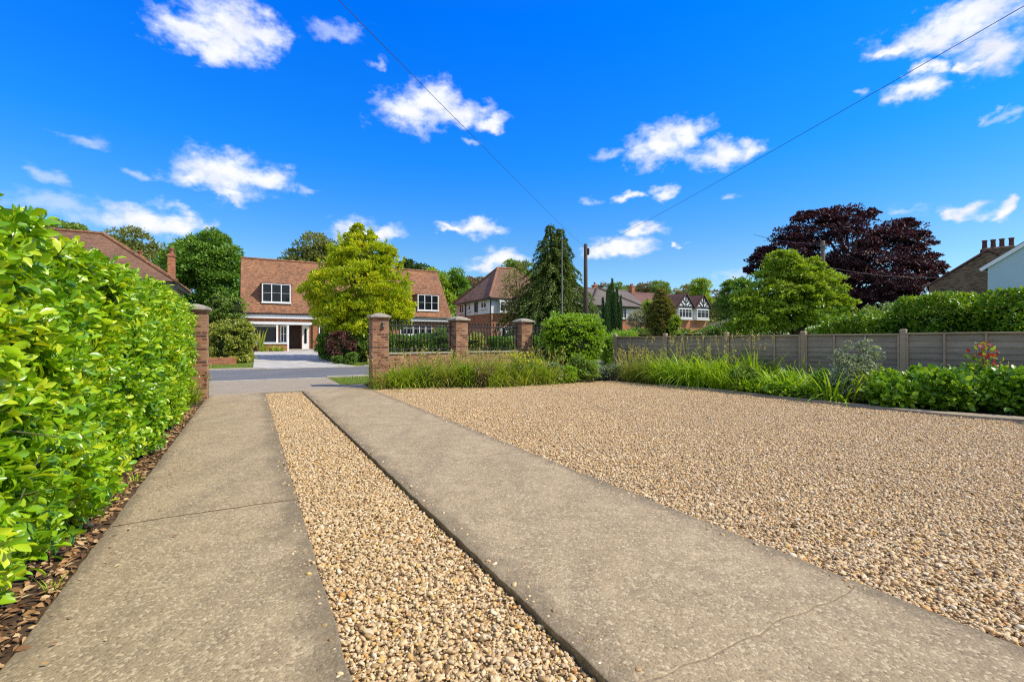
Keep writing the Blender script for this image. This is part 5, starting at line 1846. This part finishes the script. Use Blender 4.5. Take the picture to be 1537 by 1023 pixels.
def flower_plant(name, label, x, y, h, w, leafm, headm, n=26, heads=10):
    root = empty(name, label, 'plant', (x, y, 0))
    a = rng.uniform(0, 6.28, n); r = w * .3 * np.sqrt(rng.uniform(0, 1, n))
    base = np.stack([np.cos(a) * r, np.sin(a) * r, np.full(n, -.02)], 1)
    V, q, tip = blades_data(base, a, rng.uniform(.05, .45, n), h * rng.uniform(.7, 1.1, n), np.full(n, .016), rng.uniform(0, .4, n))
    link('stem', np_mesh('stem', V, [q], True), M['twig'], root)
    per = 26
    t = rng.uniform(.15, .95, (n, per))
    mid = base[:, None, :] * (1 - t[..., None]) + tip[:, None, :] * t[..., None]
    pos = (mid + rng.normal(0, .035, mid.shape)).reshape(-1, 3)
    leaves('foliage', M[leafm], pos, unit(rng.normal(0, 1, pos.shape) + UP * .4), .10, .035, root, T_OVAL)
    for i in range(n):
        pos = tip[i][None] + rng.normal(0, .04, (heads, 3))
        leaves('bloom', M[headm], pos, UP + 0 * pos, .06, .045, root, T_OVAL)


x, y = xat(785, 15.2), 15.2
flower_plant('yellow_flower_plant', 'yellow flowering plant among the green grasses in front of the right railing pier', x, y, .92, .8, 'green_mid', 'yellowflower', 34, 10)
x, y = gnd(668, 577)
flower_plant('russet_plant', 'small russet brown plant between the grass clumps in front of the middle pier', xat(722, 14.25), 14.25, .62, .5, 'brownish', 'brownish', 22, 8)
shrub('leafy_shrub', 'small loose leafy shrub growing in front of the round clipped bush', 16.1, [(872, 556, 15, 16), (866, 548, 9, 14), (884, 562, 14, 9)], 'green_mid', 90, 30, .13, .10, .05, tmpl=T_OVAL, core=False)
shrub('leafy_plant', 'low grey green leafy plant where the two flower beds meet', 16.9, [(912, 560, 16, 10), (925, 557, 9, 9), (896, 564, 12, 7)], 'greygreen', 80, 30, .12, .09, .06, tmpl=T_OVAL, core=False)

# ================================================================== bed along the fence
GB = 'faded grass clumps at the left end of the fence bed'
for (px, py) in ((945, 571), (962, 572), (980, 574), (955, 565), (985, 566)):
    x, y = gnd(px, py)
    clump('faded_grass', 'faded olive grass clump with tan seed heads at the left end of the fence bed', x, y + .1, 240, .95, .95, .017, 'blade_olive', group=GB, stalks=26, stalk_h=.98)
GC = 'tall strap leaved clumps in the fence bed'
for (px, py, h) in ((1012, 577, .9), (1040, 579, .95), (1068, 581, .98), (1096, 583, .9), (1030, 569, 1.0), (1062, 570, 1.05), (1095, 572, 1.0), (1122, 580, .85)):
    x, y = gnd(px, py)
    clump('strap_leaf_clump', 'tall fountain of arching bright green strap leaves in the left part of the fence bed', x + .1, y + .2, 240, h * 1.42, 1.7, .034, 'blade_fresh', 'strap leaf clump', group=GC, droop=(.8, 2.4), stalks=14, stalk_h=1.36, stalk_m='blade_tan')
for (px, py, h) in ((1000, 574, .8), (1020, 573, 1.0), (1048, 576, 1.05), (1080, 578, 1.05), (1108, 577, 1.0), (1050, 566, 1.1), (1085, 567, 1.1), (1015, 566, 1.0), (1135, 577, .85)):
    x, y = gnd(px, py)
    clump('strap_leaf_clump', 'tall fountain of arching bright green strap leaves in the left part of the fence bed', x, y + .1, 230, h * 1.3, 2.0, .045, 'blade_fresh', 'strap leaf clump', group=GC, droop=(1.0, 2.6))
GD = 'short strap leaved clumps in the fence bed'
for (px, py, h) in ((1160, 576, .75), (1190, 579, .75), (1222, 580, .72), (1135, 583, .7), (1330, 600, .5), (1255, 602, .5), (1120, 588, .46), (1146, 590, .5), (1172, 592, .5), (1198, 595, .52), (1222, 597, .5), (1150, 582, .6), (1185, 584, .62), (1215, 586, .6), (1300, 601, .5), (1318, 604, .5), (1240, 590, .55)):
    x, y = gnd(px, py)
    clump('short_strap_clump', 'short clump of fresh green strap leaves in the middle of the fence bed', x + .1, y + .12, 150, h * 1.5, 1.25, .045, 'blade_fresh', 'strap leaf clump', group=GD, droop=(.6, 1.7))
GE = 'dark leafy ground plants in the fence bed'
for (px, py) in ((1135, 590), (1180, 596), (1208, 599), (1232, 601), (1160, 594)):
    x, y = gnd(px, py)
    Y = y + .05
    shrub('ground_plant', 'low dark leafy plant at the front edge of the middle of the fence bed', Y, [(px, py - 9, 16, 9), (px + 10, py - 7, 11, 7)], 'privet', 28, 22, .10, .10, .055, 'plant', tmpl=T_OVAL, core=False, group=GE, k=4)
shrub('greygreen_shrub', 'upright silvery grey green shrub against the middle of the fence', 10.9,
      [(1282, 560, 30, 26), (1268, 545, 18, 20), (1300, 540, 16, 22), (1275, 525, 8, 16), (1312, 530, 8, 14), (1275, 585, 32, 22), (1296, 520, 7, 10), (1268, 575, 30, 28)], 'greygreen', 250, 22, .12, .052, .03, tmpl=T_OVAL, core=False, k=40)
GF = 'broad leaved mounds in the fence bed'
LF = 'low mound of broad dark green leaves along the right end of the fence bed'
for (px, py, w, hh) in ((1340, 606, 30, 22), (1378, 600, 36, 28), (1420, 610, 36, 34), (1465, 606, 38, 34), (1510, 616, 40, 38), (1555, 618, 40, 40), (1440, 588, 40, 28), (1500, 590, 44, 30), (1545, 590, 40, 34), (1600, 624, 44, 40), (1650, 640, 50, 44), (1600, 596, 44, 36)):
    x, y = gnd(px, py + 10)
    shrub('leafy_mound', LF, y + .5, [(px, py - hh * .6, w, hh * 1.0), (px + w * .4, py - hh * .3, w * .6, hh * .75)], 'broad', 120, 15, .14, .115, .08, 'plant', tmpl=T_OVAL, group=GF, wild=.6, k=6, core=False)
for (px, Yb, w, hh, m, lb) in ((640, 14.35, 15, 13, 'green_mid', 'small leafy perennial among the grasses, left of the middle brick pier'),
                           (700, 14.4, 13, 15, 'privet', 'bright leafy perennial among the grasses below the middle brick pier'),
                           (830, 15.7, 15, 14, 'greygreen', 'soft grey green perennial at the left foot of the round clipped bush'),
                           (850, 15.75, 13, 12, 'privet', 'bright green leafy perennial in front of the round clipped bush'),
                           (1118, 12.9, 20, 18, 'green_mid', 'leafy perennial at the right end of the tall strap leaved clumps'),
                           (1180, 12.2, 18, 16, 'privet', 'bright leafy perennial among the short strap leaved clumps'),
                           (1236, 11.5, 20, 20, 'broad', 'broad leaved perennial just left of the grey green shrub'),
                           (1330, 10.3, 22, 26, 'privet', 'bright leafy perennial just right of the grey green shrub')):
    base = 512 + F * EYE / Yb
    shrub('leafy_perennial', lb, Yb, [(px, base - hh, w, hh), (px + w * .5, base - hh * .6, w * .7, hh * .7)], m, 110, 22, .10, .075, .045, 'plant', tmpl=T_OVAL, core=False, k=8)
# the red young shoots
Y = 9.7
loc = at(1472, 590, Y)
rs = empty('red_leaved_shrub', 'slender shrub with bright red young leaves standing against the fence', 'shrub', (loc.x, loc.y, 0))
mb = MB()
pr_, pg_ = [], []
for (px, py) in ((1472, 518), (1466, 532), (1480, 536), (1487, 530), (1460, 546), (1478, 548), (1494, 546), (1484, 520)):
    t = at(px, py, Y + random.uniform(-.12, .12)) - Vector((loc.x, loc.y, 0))
    mb.tube([(random.uniform(-.05, .05), 0, 0), (t.x * .4, t.y * .4, t.z * .6), t], [.012, .009, .004], 5, cap=False)
    (pr_ if px > 1463 else pg_).append(t)
mb.build('stem', M['twig'], rs, smooth=True, uv=False)
c = np.array([tuple(t) for t in pr_]).repeat(7, 0)
leaves('red_foliage', M['red'], c + rng.normal(0, .055, c.shape) - UP * .02, rnd_dir(len(c)) + UP * .4, .095, .05, rs, T_OVAL)
c = np.array([tuple(t * .85) for t in pr_ + pg_]).repeat(12, 0)
leaves('green_foliage', M['lime'], c + rng.normal(0, .10, c.shape), rnd_dir(len(c)) + UP * .4, .10, .055, rs, T_OVAL)

# weeds and tufts along the hedge foot
GW = 'weed tufts at the hedge foot'
for (px, py) in ((300, 588), (296, 600), (305, 580), (288, 606)):
    x, y = gnd(px, py)
    clump('weed_tuft', 'tuft of yellow green grass by the pier at the far end of the hedge', x - .1, y, 90, .55, .5, .022, 'blade', group='grass tufts by the hedge pier', stalks=3, stalk_h=.6)
for (px, py) in ((195, 705), (175, 735), (150, 770), (205, 720), (85, 880)):
    x, y = gnd(px, py)
    clump('weed_tuft', 'small weed tuft in the leaf litter along the hedge foot', x - .02, y, 18, .11, .10, .009, 'blade_fresh', group=GW, droop=(.4, 1.2))
# plants by the opposite porch
GP = 'small plants in front of the house planter wall'
for px, py in ((396, 528), (411, 528), (421, 527)):
    p = P(a_of(px, 41.0), 41.0)
    clump('potted_plant', 'small yellow green plant at the foot of the brick wall below the house window', p.x, p.y, 60, .55, .45, .05, 'blade', 'plant', group=GP, z=gz(p.x, p.y), droop=(.4, 1.1))
p = P(a_of(391, 41.0), 41.0)
clump('spiky_plant', 'spiky yucca-like plant in front of the large ground floor window of the house', p.x, p.y, 14, 1.7, .4, .11, 'variegated', 'plant', z=gz(p.x, p.y), droop=(.1, .5))
mb = MB().box(-1.0, 1.0, -.12, .12, -.1, .42)
tag(mb.build('brick_wall', M['brick_house'], loc=at(322, 512, 25.6) - Vector((0, 0, 1.3)), rz=TH), 'short low brick wall at the foot of the variegated bush', 'wall')
print('objects', len(bpy.data.objects))
